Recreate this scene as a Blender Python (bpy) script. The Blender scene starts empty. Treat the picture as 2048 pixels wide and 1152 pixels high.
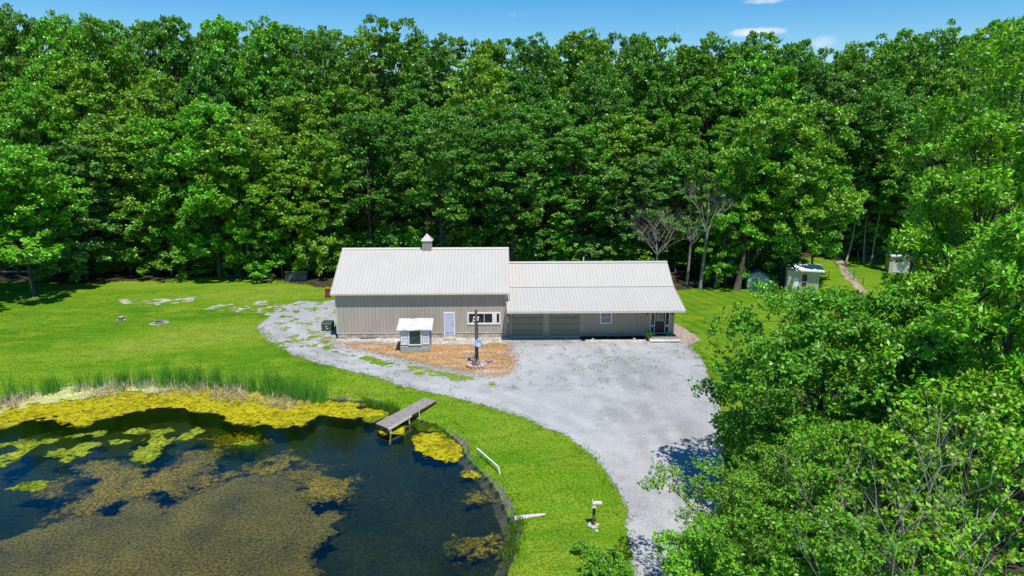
import bpy, math, random
import numpy as np
R = math.radians
rng = np.random.default_rng(7)
random.seed(7)
sc = bpy.context.scene

# ---------------------------------------------------------------- camera
CH, CP, CY, CF = 17.574, 0.228, 0.0240, 1355.8       # height, pitch, yaw, focal in px of a 2048 px wide frame
cam = bpy.data.cameras.new('camera'); camo = bpy.data.objects.new('camera', cam); sc.collection.objects.link(camo)
camo.location = (0, 0, CH); camo.rotation_euler = (math.pi/2 - CP, 0, -CY)
cam.sensor_width = 36; cam.lens = CF/2048*36; cam.clip_start = .1; cam.clip_end = 6000
sc.camera = camo
sc.cycles.diffuse_bounces = 3; sc.cycles.max_bounces = 8; sc.cycles.transparent_max_bounces = 12
# ---------------------------------------------------------------- light
SUN_EL, SUN_AZ = R(66), R(160)                        # azimuth clockwise from +Y
sl = bpy.data.lights.new('sun', 'SUN'); slo = bpy.data.objects.new('sun', sl); sc.collection.objects.link(slo)
sl.energy = 5.0; sl.angle = R(.5); sl.color = (1, .965, .90)
slo.rotation_euler = (math.pi/2 - SUN_EL, 0, math.pi - SUN_AZ)
slo.location = (0, 0, 60)
sc.view_settings.view_transform = 'Standard'; sc.view_settings.look = 'None'
sc.view_settings.exposure = 0.0; sc.view_settings.gamma = 1

def ray(px, py):
    dx, dy = (px-1024)/CF, -(py-576)/CF
    f = np.array([math.sin(CY)*math.cos(CP), math.cos(CY)*math.cos(CP), -math.sin(CP)])
    r = np.array([math.cos(CY), -math.sin(CY), 0.]); u = np.cross(r, f)
    d = f + r*dx + u*dy
    return d/np.linalg.norm(d)
def topx(P):
    P = np.asarray(P, float)-np.array([0, 0, CH])
    f = np.array([math.sin(CY)*math.cos(CP), math.cos(CY)*math.cos(CP), -math.sin(CP)])
    r = np.array([math.cos(CY), -math.sin(CY), 0.]); u = np.cross(r, f)
    d = P@f
    return 1024+CF*(P@r)/d, 576-CF*(P@u)/d
def G(px, py, z=0.):
    d = ray(px, py); t = (z-CH)/d[2]
    return d[0]*t, d[1]*t
def zat(py, px, dist):                                # height seen at row py at horizontal distance dist
    d = ray(px, py); return CH + d[2]*dist/math.hypot(d[0], d[1])

world = bpy.data.worlds.new('World'); sc.world = world; world.use_nodes = True
nt = world.node_tree; nt.nodes.clear()
def N(nt, t, **kw):
    n = nt.nodes.new(t)
    for k, v in kw.items(): setattr(n, k, v)
    return n
def M(nt, op, a, b=None, c=None, clamp=False):
    n = nt.nodes.new('ShaderNodeMath'); n.operation = op; n.use_clamp = clamp
    for i, v in enumerate((a, b, c)):
        if v is None: continue
        if isinstance(v, (int, float)): n.inputs[i].default_value = v
        else: nt.links.new(v, n.inputs[i])
    return n.outputs[0]
def MIX(nt, fac, a, b, mode='MIX'):
    n = nt.nodes.new('ShaderNodeMix'); n.data_type = 'RGBA'; n.blend_type = mode
    for s, v in ((n.inputs[0], fac), (n.inputs[6], a), (n.inputs[7], b)):
        if isinstance(v, (int, float)): s.default_value = v
        elif isinstance(v, (tuple, list)): s.default_value = (*v[:3], 1)
        else: nt.links.new(v, s)
    return n.outputs[2]
sky = N(nt, 'ShaderNodeTexSky', sky_type='NISHITA', sun_disc=False)
sky.sun_elevation = SUN_EL; sky.sun_rotation = SUN_AZ; sky.ozone_density = 2.2; sky.air_density = 1.0; sky.dust_density = .15
hs = N(nt, 'ShaderNodeHueSaturation'); hs.inputs['Saturation'].default_value = 1.58; hs.inputs['Value'].default_value = 1.22
nt.links.new(sky.outputs[0], hs.inputs['Color'])
tc = N(nt, 'ShaderNodeTexCoord')
cl = None
for px, py, w, h, amp in ((1510, 64, .040, .006, .9), (1635, 88, .022, .014, .5), (1530, 1, .035, .0045, .7), (1036, 28, .016, .006, .3), (1450, -120, .14, .03, .9), (600, -260, .25, .05, .8)):
    d = ray(px, py)
    sub = N(nt, 'ShaderNodeVectorMath', operation='SUBTRACT'); nt.links.new(tc.outputs['Generated'], sub.inputs[0]); sub.inputs[1].default_value = tuple(d)
    nz = N(nt, 'ShaderNodeTexNoise'); nz.inputs['Scale'].default_value = 1.1/w*.5; nz.inputs['Detail'].default_value = 9; nz.inputs['Roughness'].default_value = .62
    nt.links.new(tc.outputs['Generated'], nz.inputs['Vector'])
    sp = N(nt, 'ShaderNodeSeparateXYZ'); nt.links.new(sub.outputs[0], sp.inputs[0])
    ex = M(nt, 'DIVIDE', sp.outputs[0], w); ez = M(nt, 'DIVIDE', sp.outputs[2], h)
    yy = M(nt, 'GREATER_THAN', sp.outputs[1], -.5)
    r2 = M(nt, 'ADD', M(nt, 'MULTIPLY', ex, ex), M(nt, 'MULTIPLY', ez, ez))
    v = M(nt, 'SUBTRACT', M(nt, 'ADD', .55, M(nt, 'MULTIPLY', M(nt, 'SUBTRACT', nz.outputs[0], .5), 4.5)), r2)
    v = M(nt, 'MULTIPLY', M(nt, 'MULTIPLY', v, amp, clamp=True), yy)
    cl = v if cl is None else M(nt, 'MAXIMUM', cl, v)
mx = MIX(nt, M(nt, 'MULTIPLY', cl, .75), hs.outputs[0], (9.0, 9.0, 9.2))
bg = N(nt, 'ShaderNodeBackground'); bg.inputs['Strength'].default_value = .112
nt.links.new(mx, bg.inputs['Color'])
wo = N(nt, 'ShaderNodeOutputWorld'); nt.links.new(bg.outputs[0], wo.inputs['Surface'])

# ---------------------------------------------------------------- materials
def newmat(name):
    m = bpy.data.materials.new(name); m.use_nodes = True; m.node_tree.nodes.clear(); return m, m.node_tree
def out(nt, sh):
    o = N(nt, 'ShaderNodeOutputMaterial'); nt.links.new(sh, o.inputs['Surface'])
def noise(nt, scale, detail=4, rough=.55, vec=None, dist=0, stretch=None, coord='Object'):
    n = N(nt, 'ShaderNodeTexNoise'); n.inputs['Scale'].default_value = scale; n.inputs['Detail'].default_value = detail
    n.inputs['Roughness'].default_value = rough; n.inputs['Distortion'].default_value = dist
    t = N(nt, 'ShaderNodeTexCoord')
    v = t.outputs[coord]
    if stretch:
        mp = N(nt, 'ShaderNodeMapping'); mp.inputs['Scale'].default_value = stretch[:3]
        if len(stretch) > 3: mp.inputs['Rotation'].default_value = (0, 0, stretch[3])
        nt.links.new(v, mp.inputs[0]); v = mp.outputs[0]
    nt.links.new(v, n.inputs['Vector'])
    return n.outputs[0]
def ramp(nt, fac, stops):
    n = N(nt, 'ShaderNodeValToRGB'); cr = n.color_ramp
    while len(cr.elements) < len(stops): cr.elements.new(.5)
    for e, (p, c) in zip(cr.elements, stops):
        e.position = p; e.color = (*c, 1) if len(c) == 3 else c
    nt.links.new(fac, n.inputs[0]); return n.outputs[0]
def sstep(nt, v, a, b):
    n = N(nt, 'ShaderNodeMapRange', interpolation_type='SMOOTHSTEP'); nt.links.new(v, n.inputs[0])
    n.inputs[1].default_value = a; n.inputs[2].default_value = b; return n.outputs[0]
def principled(nt, col, rough=.7, spec=.3, bump=None, bstr=.3, bdist=.02, metal=0, **kw):
    p = N(nt, 'ShaderNodeBsdfPrincipled')
    if isinstance(col, (tuple, list)): p.inputs['Base Color'].default_value = (*col, 1)
    else: nt.links.new(col, p.inputs['Base Color'])
    if isinstance(rough, (int, float)): p.inputs['Roughness'].default_value = rough
    else: nt.links.new(rough, p.inputs['Roughness'])
    p.inputs['Specular IOR Level'].default_value = spec; p.inputs['Metallic'].default_value = metal
    if bump is not None:
        b = N(nt, 'ShaderNodeBump'); b.inputs['Strength'].default_value = bstr; b.inputs['Distance'].default_value = bdist
        nt.links.new(bump, b.inputs['Height']); nt.links.new(b.outputs[0], p.inputs['Normal'])
    return p.outputs[0]
def simple(name, c1, c2=None, scale=6, rough=.7, spec=.3, stretch=None, bump=.2, bdist=.01, metal=0, detail=5, lo=.35, hi=.65):
    m, t = newmat(name)
    c2 = c2 or tuple(x*.78 for x in c1)
    nn = noise(t, scale, detail, stretch=stretch)
    out(t, principled(t, ramp(t, nn, [(lo, c1), (hi, c2)]), rough, spec, nn, bump, bdist, metal)); return m
MT = {}
MT['roof'] = simple('roof_metal', (.52, .49, .435), (.49, .462, .41), .5, .5, .3, bump=.0)
MT['roof_rib'] = simple('roof_rib_metal', (.41, .39, .355), (.39, .37, .34), 1.3, .5, .3, bump=.03)
MT['siding'] = simple('tan_siding', (.455, .40, .325), (.40, .35, .285), 1.6, .6, .25, stretch=(1.6, 1, .25), bump=.03)
MT['siding_rib'] = simple('tan_siding_rib_shade', (.33, .285, .235), (.29, .25, .205), 2, .6, .2, bump=.03)  # darker tone paints in the faint shading of the thin ribs
MT['fascia'] = simple('gutter_metal', (.62, .56, .49), (.56, .50, .43), 2, .5, .3, bump=.02)
MT['concrete'] = simple('old_concrete', (.52, .47, .40), (.30, .26, .21), 2.2, .9, .1, bump=.5, bdist=.02)
MT['concrete_blue'] = simple('painted_foundation', (.34, .36, .37), (.28, .30, .31), 2.2, .9, .1, bump=.3)
MT['white'] = simple('white_paint', (.82, .82, .82), (.74, .74, .73), 3, .5, .3, bump=.02)
MT['door_blue'] = simple('pale_blue_door', (.50, .57, .70), (.46, .53, .66), 2, .45, .4, bump=.02)
MT['black'] = simple('black_paint', (.015, .016, .02), (.02, .02, .025), 4, .35, .4, bump=.02)
MT['garage'] = simple('garage_door_paint', (.27, .262, .195), (.25, .243, .18), 2, .55, .3, bump=.02)
MT['old_white'] = simple('weathered_white', (.74, .72, .66), (.55, .52, .45), 2.5, .7, .2, bump=.2)
MT['grey_siding'] = simple('grey_lap_siding', (.42, .42, .38), (.34, .34, .31), 3, .6, .2, bump=.1)
MT['wood_grey'] = simple('weathered_planks', (.42, .37, .34), (.19, .16, .14), 4, .85, .1, stretch=(1, 6, 1), bump=.4)
MT['wood_dark'] = simple('dark_weathered_wood', (.10, .075, .055), (.05, .038, .03), 8, .9, .1, stretch=(1, 1, .15), bump=.5)
MT['pole'] = simple('pole_wood', (.20, .17, .14), (.09, .07, .055), 9, .9, .1, stretch=(1, 1, .12), bump=.5)
MT['bark'] = simple('bark', (.13, .11, .09), (.06, .05, .04), 5, .95, .05, stretch=(1, 1, .3), bump=.6)
MT['bark_pale'] = simple('pale_bark', (.36, .32, .28), (.22, .19, .16), 5, .95, .05, stretch=(1, 1, .3), bump=.6)
MT['twig'] = simple('dead_twig', (.40, .35, .31), (.26, .22, .19), 3, .95, .05, bump=.3)
MT['brick'] = simple('edging_brick', (.50, .28, .22), (.62, .45, .34), 9, .9, .1, bump=.3, lo=.45, hi=.6)
MT['stone'] = simple('pale_stone', (.60, .57, .52), (.36, .34, .31), 6, .9, .1, bump=.6, bdist=.04)
MT['stone_grey'] = simple('grey_stone', (.34, .32, .30), (.16, .15, .14), 6, .9, .1, bump=.6, bdist=.04)
MT['green_metal'] = simple('green_enamel', (.055, .095, .065), (.04, .07, .05), 4, .5, .4, bump=.05)
MT['red'] = simple('rusty_red', (.32, .045, .035), (.20, .03, .025), 7, .6, .3, bump=.2)
MT['dish'] = simple('blue_grey_dish', (.17, .26, .50), (.15, .23, .46), 4, .35, .5, bump=.02)
MT['shed_blue'] = simple('blue_grey_plastic', (.34, .42, .50), (.28, .35, .42), 3, .6, .3, bump=.05)
MT['shed_roof'] = simple('teal_roof', (.07, .12, .14), (.05, .09, .10), 3, .6, .3, bump=.05)
MT['coop'] = simple('cream_boards', (.60, .54, .42), (.48, .43, .33), 3, .75, .2, stretch=(4, 4, .4), bump=.2)
MT['metal'] = simple('galvanised', (.45, .46, .48), (.36, .37, .39), 5, .4, .5, bump=.05, metal=.6)
MT['vane'] = simple('aged_copper', (.16, .09, .06), (.10, .06, .04), 9, .5, .4, bump=.05, metal=.3)
MT['pot'] = simple('dark_pot', (.03, .028, .028), (.05, .045, .04), 5, .6, .3)
MT['rubber'] = simple('doormat', (.02, .02, .022), (.035, .035, .035), 30, .95, .05, bump=.5)
MT['cushion'] = simple('white_curtain', (.62, .63, .68), (.50, .52, .58), 6, .8, .1)

def glass_mat(name, col, rough=.06):
    m, t = newmat(name)
    out(t, principled(t, ramp(t, noise(t, 3, 3), [(.4, col), (.7, tuple(c*1.5+.004 for c in col))]), rough, .6)); return m
MT['glass'] = glass_mat('dark_glass', (.012, .014, .02))
MT['glass_green'] = glass_mat('green_glass', (.02, .05, .035))
MT['glass_grey'] = glass_mat('curtained_glass', (.20, .22, .27), .25)

# lawn
m, t = newmat('lawn_grass'); MT['lawn'] = m
n1 = noise(t, .05, 5, .6, dist=.6, stretch=(.6, 1.4, 1)); n2 = noise(t, .45, 6, .65, stretch=(.5, 1.2, 1, .3)); n3 = noise(t, 3.2, 5, .75); n4 = noise(t, 9, 2.5, .75)
n5 = noise(t, .9, 4, .7, stretch=(.35, 1.8, 1, -.35))
c = ramp(t, n1, [(.36, (.070, .185, .006)), (.46, (.105, .235, .008)), (.54, (.16, .275, .012)), (.62, (.24, .31, .035))])
c = MIX(t, M(t, 'MULTIPLY', sstep(t, n2, .46, .62), .85), c, (.20, .285, .018))
c = MIX(t, M(t, 'MULTIPLY', sstep(t, n5, .48, .66), .45), c, (.06, .175, .006))
c = MIX(t, M(t, 'MULTIPLY', sstep(t, n3, .60, .78), .5), c, (.27, .31, .05))
c = MIX(t, M(t, 'MULTIPLY', sstep(t, n3, .46, .28), .5), c, (.04, .13, .004))
c = MIX(t, 1.0, c, ramp(t, n4, [(.34, (.48, .55, .5)), (.5, (.95, .95, .95)), (.66, (1.5, 1.38, 1.6))]), 'MULTIPLY')
# mowing stripes on the lawn to the right of the wing
tcn = N(t, 'ShaderNodeTexCoord'); sp = N(t, 'ShaderNodeSeparateXYZ'); t.links.new(tcn.outputs['Object'], sp.inputs[0])
ph = M(t, 'SINE', M(t, 'ADD', M(t, 'MULTIPLY', M(t, 'ADD', sp.outputs[0], M(t, 'MULTIPLY', sp.outputs[1], .33)), 4.2), M(t, 'MULTIPLY', n2, 3)))
inr = M(t, 'MULTIPLY', sstep(t, sp.outputs[0], 14, 17), sstep(t, sp.outputs[1], 40, 44))
c = MIX(t, M(t, 'MULTIPLY', M(t, 'MULTIPLY', sstep(t, ph, -.4, .6), inr), .3), c, (.21, .30, .015))
bs = M(t, 'ADD', M(t, 'MULTIPLY', n3, .6), n4)
out(t, principled(t, c, .9, .08, bs, .55, .06))
def ground_mat(name, stops, scale, fine=22, fstops=((.3, (.55,)*3), (.5, (1,)*3), (.72, (1.5,)*3)), bump=.7, bd=.04, stretch=None, dist=.4, mid=None, soft=.35, track=None):
    m, t = newmat(name)
    a = noise(t, scale, 6, .6, dist=dist, stretch=stretch); b = noise(t, fine, 2.5, .7)
    c = ramp(t, a, stops)
    if mid: c = MIX(t, sstep(t, noise(t, mid[0], 5, .7), mid[1], mid[2]), c, mid[3])
    c = MIX(t, 1.0, c, ramp(t, b, list(fstops)), 'MULTIPLY')
    if track:
        at_ = N(t, 'ShaderNodeAttribute', attribute_name='track')
        c = MIX(t, M(t, 'MULTIPLY', M(t, 'MULTIPLY', at_.outputs['Fac'], .55), sstep(t, noise(t, .5, 5, .7), .38, .62)), c, track)
    sh = principled(t, c, .95, .06, M(t, 'ADD', b, M(t, 'MULTIPLY', a, .4)), bump, bd)
    if soft is None: out(t, sh); return m
    fa = N(t, 'ShaderNodeAttribute', attribute_name='fade')
    al = sstep(t, M(t, 'ADD', M(t, 'DIVIDE', fa.outputs['Fac'], soft), M(t, 'MULTIPLY', M(t, 'SUBTRACT', noise(t, 3.2, 5, .8), .5), 2.1)), .12, .5)
    tr = N(t, 'ShaderNodeBsdfTransparent'); mm = N(t, 'ShaderNodeMixShader'); t.links.new(al, mm.inputs[0]); t.links.new(tr.outputs[0], mm.inputs[1]); t.links.new(sh, mm.inputs[2])
    out(t, mm.outputs[0]); return m
MT['gravel'] = ground_mat('gravel', [(.34, (.30, .292, .284)), (.5, (.38, .372, .365)), (.66, (.445, .437, .427))], .16, 9, ((.36, (.82, .81, .80)), (.5, (1, 1, 1)), (.64, (1.15, 1.15, 1.14))), mid=(.35, .50, .76, (.27, .26, .245)), soft=.5, track=(.50, .49, .475), bump=.4)
MT['limestone'] = ground_mat('white_limestone', [(.35, (.40, .35, .29)), (.6, (.60, .56, .50))], 1.2, 8, ((.36, (.6, .56, .52)), (.5, (1, 1, 1)), (.7, (1.2, 1.2, 1.2))), soft=.7)
MT['straw'] = ground_mat('dead_grass', [(.30, (.46, .40, .32)), (.40, (.48, .32, .17)), (.50, (.42, .22, .09)), (.58, (.47, .31, .18)), (.68, (.50, .43, .34))], .55, 7, ((.38, (.66, .62, .58)), (.5, (1, 1, 1)), (.62, (1.3, 1.3, 1.28))), dist=.3, stretch=(.6, 1.6, 1), soft=2.2)
MT['mulch'] = ground_mat('dark_mulch', [(.35, (.02, .015, .012)), (.65, (.05, .035, .028))], 2, 16)
MT['walk'] = ground_mat('pinkish_gravel', [(.35, (.33, .23, .18)), (.65, (.44, .35, .30))], 1.2, 9)
MT['dirt'] = ground_mat('bare_dirt', [(.35, (.30, .22, .15)), (.65, (.48, .39, .29))], 1.2, 14)
MT['mud'] = ground_mat('mud_bank', [(.35, (.11, .095, .088)), (.65, (.21, .185, .17))], 1.4, 9, bump=.3, soft=.25)
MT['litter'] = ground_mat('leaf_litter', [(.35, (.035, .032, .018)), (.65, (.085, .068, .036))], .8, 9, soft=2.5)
MT['bed'] = ground_mat('pond_bed', [(.35, (.022, .034, .008)), (.65, (.042, .056, .012))], .3, 5, soft=None)  # green tint stands in for tree reflections missing from the water
MT['weed_green'] = ground_mat('low_weeds', [(.35, (.07, .17, .01)), (.65, (.13, .24, .02))], 1.5, 12)

# pond water
m, t = newmat('pond_water'); MT['water'] = m
nb = noise(t, 5.5, 4, .6, stretch=(1, 1.6, 1)); nb2 = noise(t, .35, 2, .5)
b = N(t, 'ShaderNodeBump'); b.inputs['Strength'].default_value = .10; b.inputs['Distance'].default_value = .02
t.links.new(nb, b.inputs['Height'])
gl = N(t, 'ShaderNodeBsdfGlossy'); gl.inputs['Roughness'].default_value = .03; gl.inputs['Color'].default_value = (.97, .98, 1, 1)
t.links.new(b.outputs[0], gl.inputs['Normal'])
tr = N(t, 'ShaderNodeBsdfTransparent'); tr.inputs['Color'].default_value = (.62, .66, .46, 1)
fr = N(t, 'ShaderNodeFresnel'); fr.inputs['IOR'].default_value = 1.40; t.links.new(b.outputs[0], fr.inputs['Normal'])
ms = N(t, 'ShaderNodeMixShader'); t.links.new(M(t, 'MULTIPLY', fr.outputs[0], 1.4, clamp=True), ms.inputs[0])
t.links.new(tr.outputs[0], ms.inputs[1]); t.links.new(gl.outputs[0], ms.inputs[2]); out(t, ms.outputs[0])
MT['algae'] = ground_mat('yellow_algae', [(.30, (.20, .17, .008)), (.42, (.33, .29, .008)), (.53, (.47, .40, .010)), (.66, (.30, .31, .018))], 1.1, 4.5, ((.34, (.28, .34, .25)), (.46, (.82, .84, .8)), (.58, (1.05,)*3), (.7, (1.25,)*3)), bump=.9, bd=.07, dist=1.2, mid=(2.2, .54, .68, (.22, .12, .02)), soft=.9)
MT['algae_lime'] = ground_mat('lime_algae', [(.35, (.12, .17, .010)), (.65, (.30, .35, .03))], .9, 5, ((.36, (.25, .3, .25)), (.5, (.9,)*3), (.66, (1.3,)*3)), bump=.8, bd=.05, soft=.9)
MT['algae_pale'] = ground_mat('pale_algae', [(.35, (.36, .38, .10)), (.65, (.58, .58, .25))], 1.2, 6, bump=.7, soft=.6)
MT['weed_olive'] = ground_mat('olive_pondweed', [(.35, (.24, .19, .006)), (.65, (.56, .40, .010))], .8, 7, ((.36, (.2, .25, .25)), (.5, (.85,)*3), (.66, (1.5,)*3)), bump=1, bd=.12, soft=2.3)
MT['weed_brown'] = ground_mat('brown_pondweed', [(.35, (.20, .165, .055)), (.65, (.36, .29, .085))], .35, 8, ((.36, (.35, .36, .38)), (.5, (.95,)*3), (.66, (1.5, 1.45, 1.3))), bump=1, bd=.12, soft=1.1)


def leaf_mat(name, base, var=.35, trans=.30, spec=.35, hue=.02, rough=.42):
    m, t = newmat(name)
    g = N(t, 'ShaderNodeNewGeometry'); oi = N(t, 'ShaderNodeObjectInfo')
    h = N(t, 'ShaderNodeHueSaturation')
    isl = g.outputs['Random Per Island']
    h.inputs['Color'].default_value = (*base, 1)
    t.links.new(M(t, 'ADD', .5-hue, M(t, 'MULTIPLY', isl, hue*2)), h.inputs['Hue'])
    t.links.new(M(t, 'ADD', 1-var, M(t, 'MULTIPLY', M(t, 'POWER', isl, 1.0), var*2)), h.inputs['Value'])
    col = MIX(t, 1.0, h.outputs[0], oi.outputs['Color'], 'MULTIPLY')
    p = N(t, 'ShaderNodeBsdfPrincipled'); t.links.new(col, p.inputs['Base Color'])
    p.inputs['Roughness'].default_value = rough; p.inputs['Specular IOR Level'].default_value = spec
    tl = N(t, 'ShaderNodeBsdfTranslucent'); t.links.new(MIX(t, 1.0, col, (1.5, 1.35, .5), 'MULTIPLY'), tl.inputs['Color'])
    mm = N(t, 'ShaderNodeMixShader'); mm.inputs[0].default_value = trans
    t.links.new(p.outputs[0], mm.inputs[1]); t.links.new(tl.outputs[0], mm.inputs[2]); out(t, mm.outputs[0]); return m
MT['leaf'] = leaf_mat('leaf_green', (.155, .345, .030), .58, .16, .45, .026, .40)
MT['leaf_near'] = leaf_mat('near_leaf_green', (.135, .315, .020), .55, .2, .4, .026, .42)
MT['blade'] = leaf_mat('grass_blade', (.10, .24, .008), .45, .3, .1, .03, .8)
MT['reed'] = leaf_mat('reed_green', (.12, .33, .04), .4, .35, .15, .015, .6)
MT['dead_reed'] = leaf_mat('dead_reed_tan', (.50, .50, .34), .35, .2, .1, .02, .8)
MT['fern'] = leaf_mat('potted_leaf', (.10, .24, .08), .4, .2, .3)

# ---------------------------------------------------------------- mesh helpers
col = sc.collection
def tag(o, label=None, cat=None, group=None, kind=None):
    if label: o['label'] = label
    if cat: o['category'] = cat
    if group: o['group'] = group
    if kind: o['kind'] = kind
    return o
def empty(name, loc, label, cat, rz=0, group=None):
    o = bpy.data.objects.new(name, None); col.objects.link(o); o.location = loc; o.rotation_euler = (0, 0, rz)
    o.empty_display_size = .2
    return tag(o, label, cat, group)
class MB:
    def __init__(s): s.v = []; s.f = []; s.m = []; s.mats = []; s.mi = 0
    def use(s, mat):
        if mat not in s.mats: s.mats.append(mat)
        s.mi = s.mats.index(mat); return s
    def add(s, vs, fs):
        b = len(s.v); s.v += [tuple(map(float, p)) for p in vs]; s.f += [tuple(b+i for i in f) for f in fs]; s.m += [s.mi]*len(fs); return s
    def box(s, x0, x1, y0, y1, z0, z1):
        return s.add([(x0, y0, z0), (x1, y0, z0), (x1, y1, z0), (x0, y1, z0), (x0, y0, z1), (x1, y0, z1), (x1, y1, z1), (x0, y1, z1)],
                     [(0, 3, 2, 1), (4, 5, 6, 7), (0, 1, 5, 4), (1, 2, 6, 5), (2, 3, 7, 6), (3, 0, 4, 7)])
    def hexa(s, p):            # 4 bottom corners then 4 top corners
        return s.add(p, [(0, 3, 2, 1), (4, 5, 6, 7), (0, 1, 5, 4), (1, 2, 6, 5), (2, 3, 7, 6), (3, 0, 4, 7)])
    def prism(s, poly, a, b, axis='x'):   # poly in the other two coordinates, swept a..b
        n = len(poly)
        mk = {'x': lambda t, p: (t, p[0], p[1]), 'y': lambda t, p: (p[0], t, p[1]), 'z': lambda t, p: (p[0], p[1], t)}[axis]
        vs = [mk(a, p) for p in poly]+[mk(b, p) for p in poly]
        return s.add(vs, [tuple(range(n))[::-1], tuple(range(n, 2*n))]+[(i, (i+1) % n, n+(i+1) % n, n+i) for i in range(n)])
    def tube(s, pts, rad, n=6, cap=True):
        pts = [np.array(p, float) for p in pts]
        if isinstance(rad, (int, float)): rad = [rad]*len(pts)
        rings = []
        for i, p in enumerate(pts):
            d = pts[min(i+1, len(pts)-1)]-pts[max(i-1, 0)]; d = d/(np.linalg.norm(d)+1e-9)
            a = np.cross(d, (0, 0, 1)) if abs(d[2]) < .9 else np.cross(d, (1, 0, 0)); a /= np.linalg.norm(a); b = np.cross(d, a)
            rings.append([p+rad[i]*(math.cos(2*math.pi*k/n)*a+math.sin(2*math.pi*k/n)*b) for k in range(n)])
        fs = [(i*n+k, i*n+(k+1) % n, (i+1)*n+(k+1) % n, (i+1)*n+k) for i in range(len(pts)-1) for k in range(n)]
        if cap: fs += [tuple(range(n)), tuple((len(pts)-1)*n+k for k in range(n))[::-1]]
        return s.add([p for r in rings for p in r], fs)
    def cyl(s, x, y, z0, z1, r, n=16, r2=None): return s.tube([(x, y, z0), (x, y, z1)], [r, r if r2 is None else r2], n)
    def blob(s, c, r, seed=0, n=8, jit=.25):
        rr = random.Random(seed); vs = []; fs = []
        for i in range(1, n//2):
            th = math.pi*i/(n//2)
            for k in range(n):
                ph = 2*math.pi*k/n; j = 1+rr.uniform(-jit, jit)
                vs.append((c[0]+r[0]*j*math.sin(th)*math.cos(ph), c[1]+r[1]*j*math.sin(th)*math.sin(ph), c[2]+r[2]*j*math.cos(th)))
        m = n//2-1; vs += [(c[0], c[1], c[2]+r[2]), (c[0], c[1], c[2]-r[2])]
        for i in range(m-1):
            for k in range(n): fs.append((i*n+k, (i+1)*n+k, (i+1)*n+(k+1) % n, i*n+(k+1) % n))
        for k in range(n): fs.append((m*n, k, (k+1) % n)); fs.append((m*n+1, (m-1)*n+(k+1) % n, (m-1)*n+k))
        return s.add(vs, fs)
    def build(s, name, mat=None, parent=None, smooth=False, bevel=0):
        me = bpy.data.meshes.new(name); me.from_pydata(s.v, [], s.f)
        if mat is not None and not s.mats: me.materials.append(mat)
        for q in s.mats: me.materials.append(q)
        if s.mats: me.polygons.foreach_set('material_index', s.m)
        if smooth: me.polygons.foreach_set('use_smooth', [True]*len(s.f))
        me.update(); o = bpy.data.objects.new(name, me); col.objects.link(o)
        if parent is not None: o.parent = parent
        if bevel:
            bm = o.modifiers.new('bevel', 'BEVEL'); bm.width = bevel; bm.segments = 2; bm.limit_method = 'ANGLE'
        return o
def npmesh(name, V, F, mat, parent=None, link=True):
    me = bpy.data.meshes.new(name); V = np.ascontiguousarray(V, np.float32); F = np.ascontiguousarray(F, np.int32); k = F.shape[1]
    me.vertices.add(len(V)); me.vertices.foreach_set('co', V.ravel())
    me.loops.add(F.size); me.loops.foreach_set('vertex_index', F.ravel())
    me.polygons.add(len(F)); me.polygons.foreach_set('loop_start', np.arange(0, F.size, k, dtype=np.int32))
    me.polygons.foreach_set('loop_total', np.full(len(F), k, np.int32))
    me.materials.append(mat); me.update(calc_edges=True)
    if not link: return me
    o = bpy.data.objects.new(name, me); col.objects.link(o)
    if parent is not None: o.parent = parent
    return o

# ---------------------------------------------------------------- noise + polygons in numpy
def vnoise(x, y, seed=0):
    xi = np.floor(x).astype(np.int64); yi = np.floor(y).astype(np.int64); fx = x-xi; fy = y-yi
    fx = fx*fx*(3-2*fx); fy = fy*fy*(3-2*fy)
    def h(a, b):
        n = (a*374761393 + b*668265263 + seed*1442695041) & 0x7fffffff
        n = ((n ^ (n >> 13))*1274126177) & 0x7fffffff
        return ((n ^ (n >> 16)) & 0xffff)/65535.
    return (h(xi, yi)*(1-fx)+h(xi+1, yi)*fx)*(1-fy)+(h(xi, yi+1)*(1-fx)+h(xi+1, yi+1)*fx)*fy
def fbm(x, y, s=1., seed=0, o=4):
    x = np.asarray(x, float)*s; y = np.asarray(y, float)*s; r = 0; a = .5; t = 0
    for k in range(o): r = r+a*vnoise(x*2**k+17.3*k, y*2**k-9.1*k, seed+k*31); t += a; a *= .5
    return r/t
def sdpoly(x, y, P):                                  # signed distance, negative inside
    x = np.asarray(x, float); y = np.asarray(y, float); P = np.array(P, float)
    d = np.full(x.shape, 1e18); ins = np.zeros(x.shape, bool)
    for i in range(len(P)):
        a = P[i]; b = P[(i+1) % len(P)]; e = b-a
        tt = np.clip(((x-a[0])*e[0]+(y-a[1])*e[1])/(e@e+1e-12), 0, 1)
        d = np.minimum(d, (x-a[0]-tt*e[0])**2+(y-a[1]-tt*e[1])**2)
        c = (a[1] > y) != (b[1] > y)
        ins ^= c & (x < (b[0]-a[0])*(y-a[1])/((b[1]-a[1]) if b[1] != a[1] else 1e-12)+a[0])
    return np.where(ins, -1, 1)*np.sqrt(d)
WZ = -.55
POND = [G(px, py, WZ) for px, py in ((-160, 835), (-60, 812), (0, 802), (60, 787), (130, 775), (220, 767), (330, 762), (430, 764), (520, 776), (600, 790), (660, 797), (740, 803),
        (790, 815), (835, 838), (875, 850), (905, 872), (925, 892), (933, 913), (955, 935), (975, 955), (1000, 992), (1016, 1030), (1034, 1065), (1030, 1105), (1012, 1152))] + \
       [(-.6, 17), (-4, 13.5), (-12, 11), (-25, 10), (-40, 14), (-48, 24)]
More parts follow.
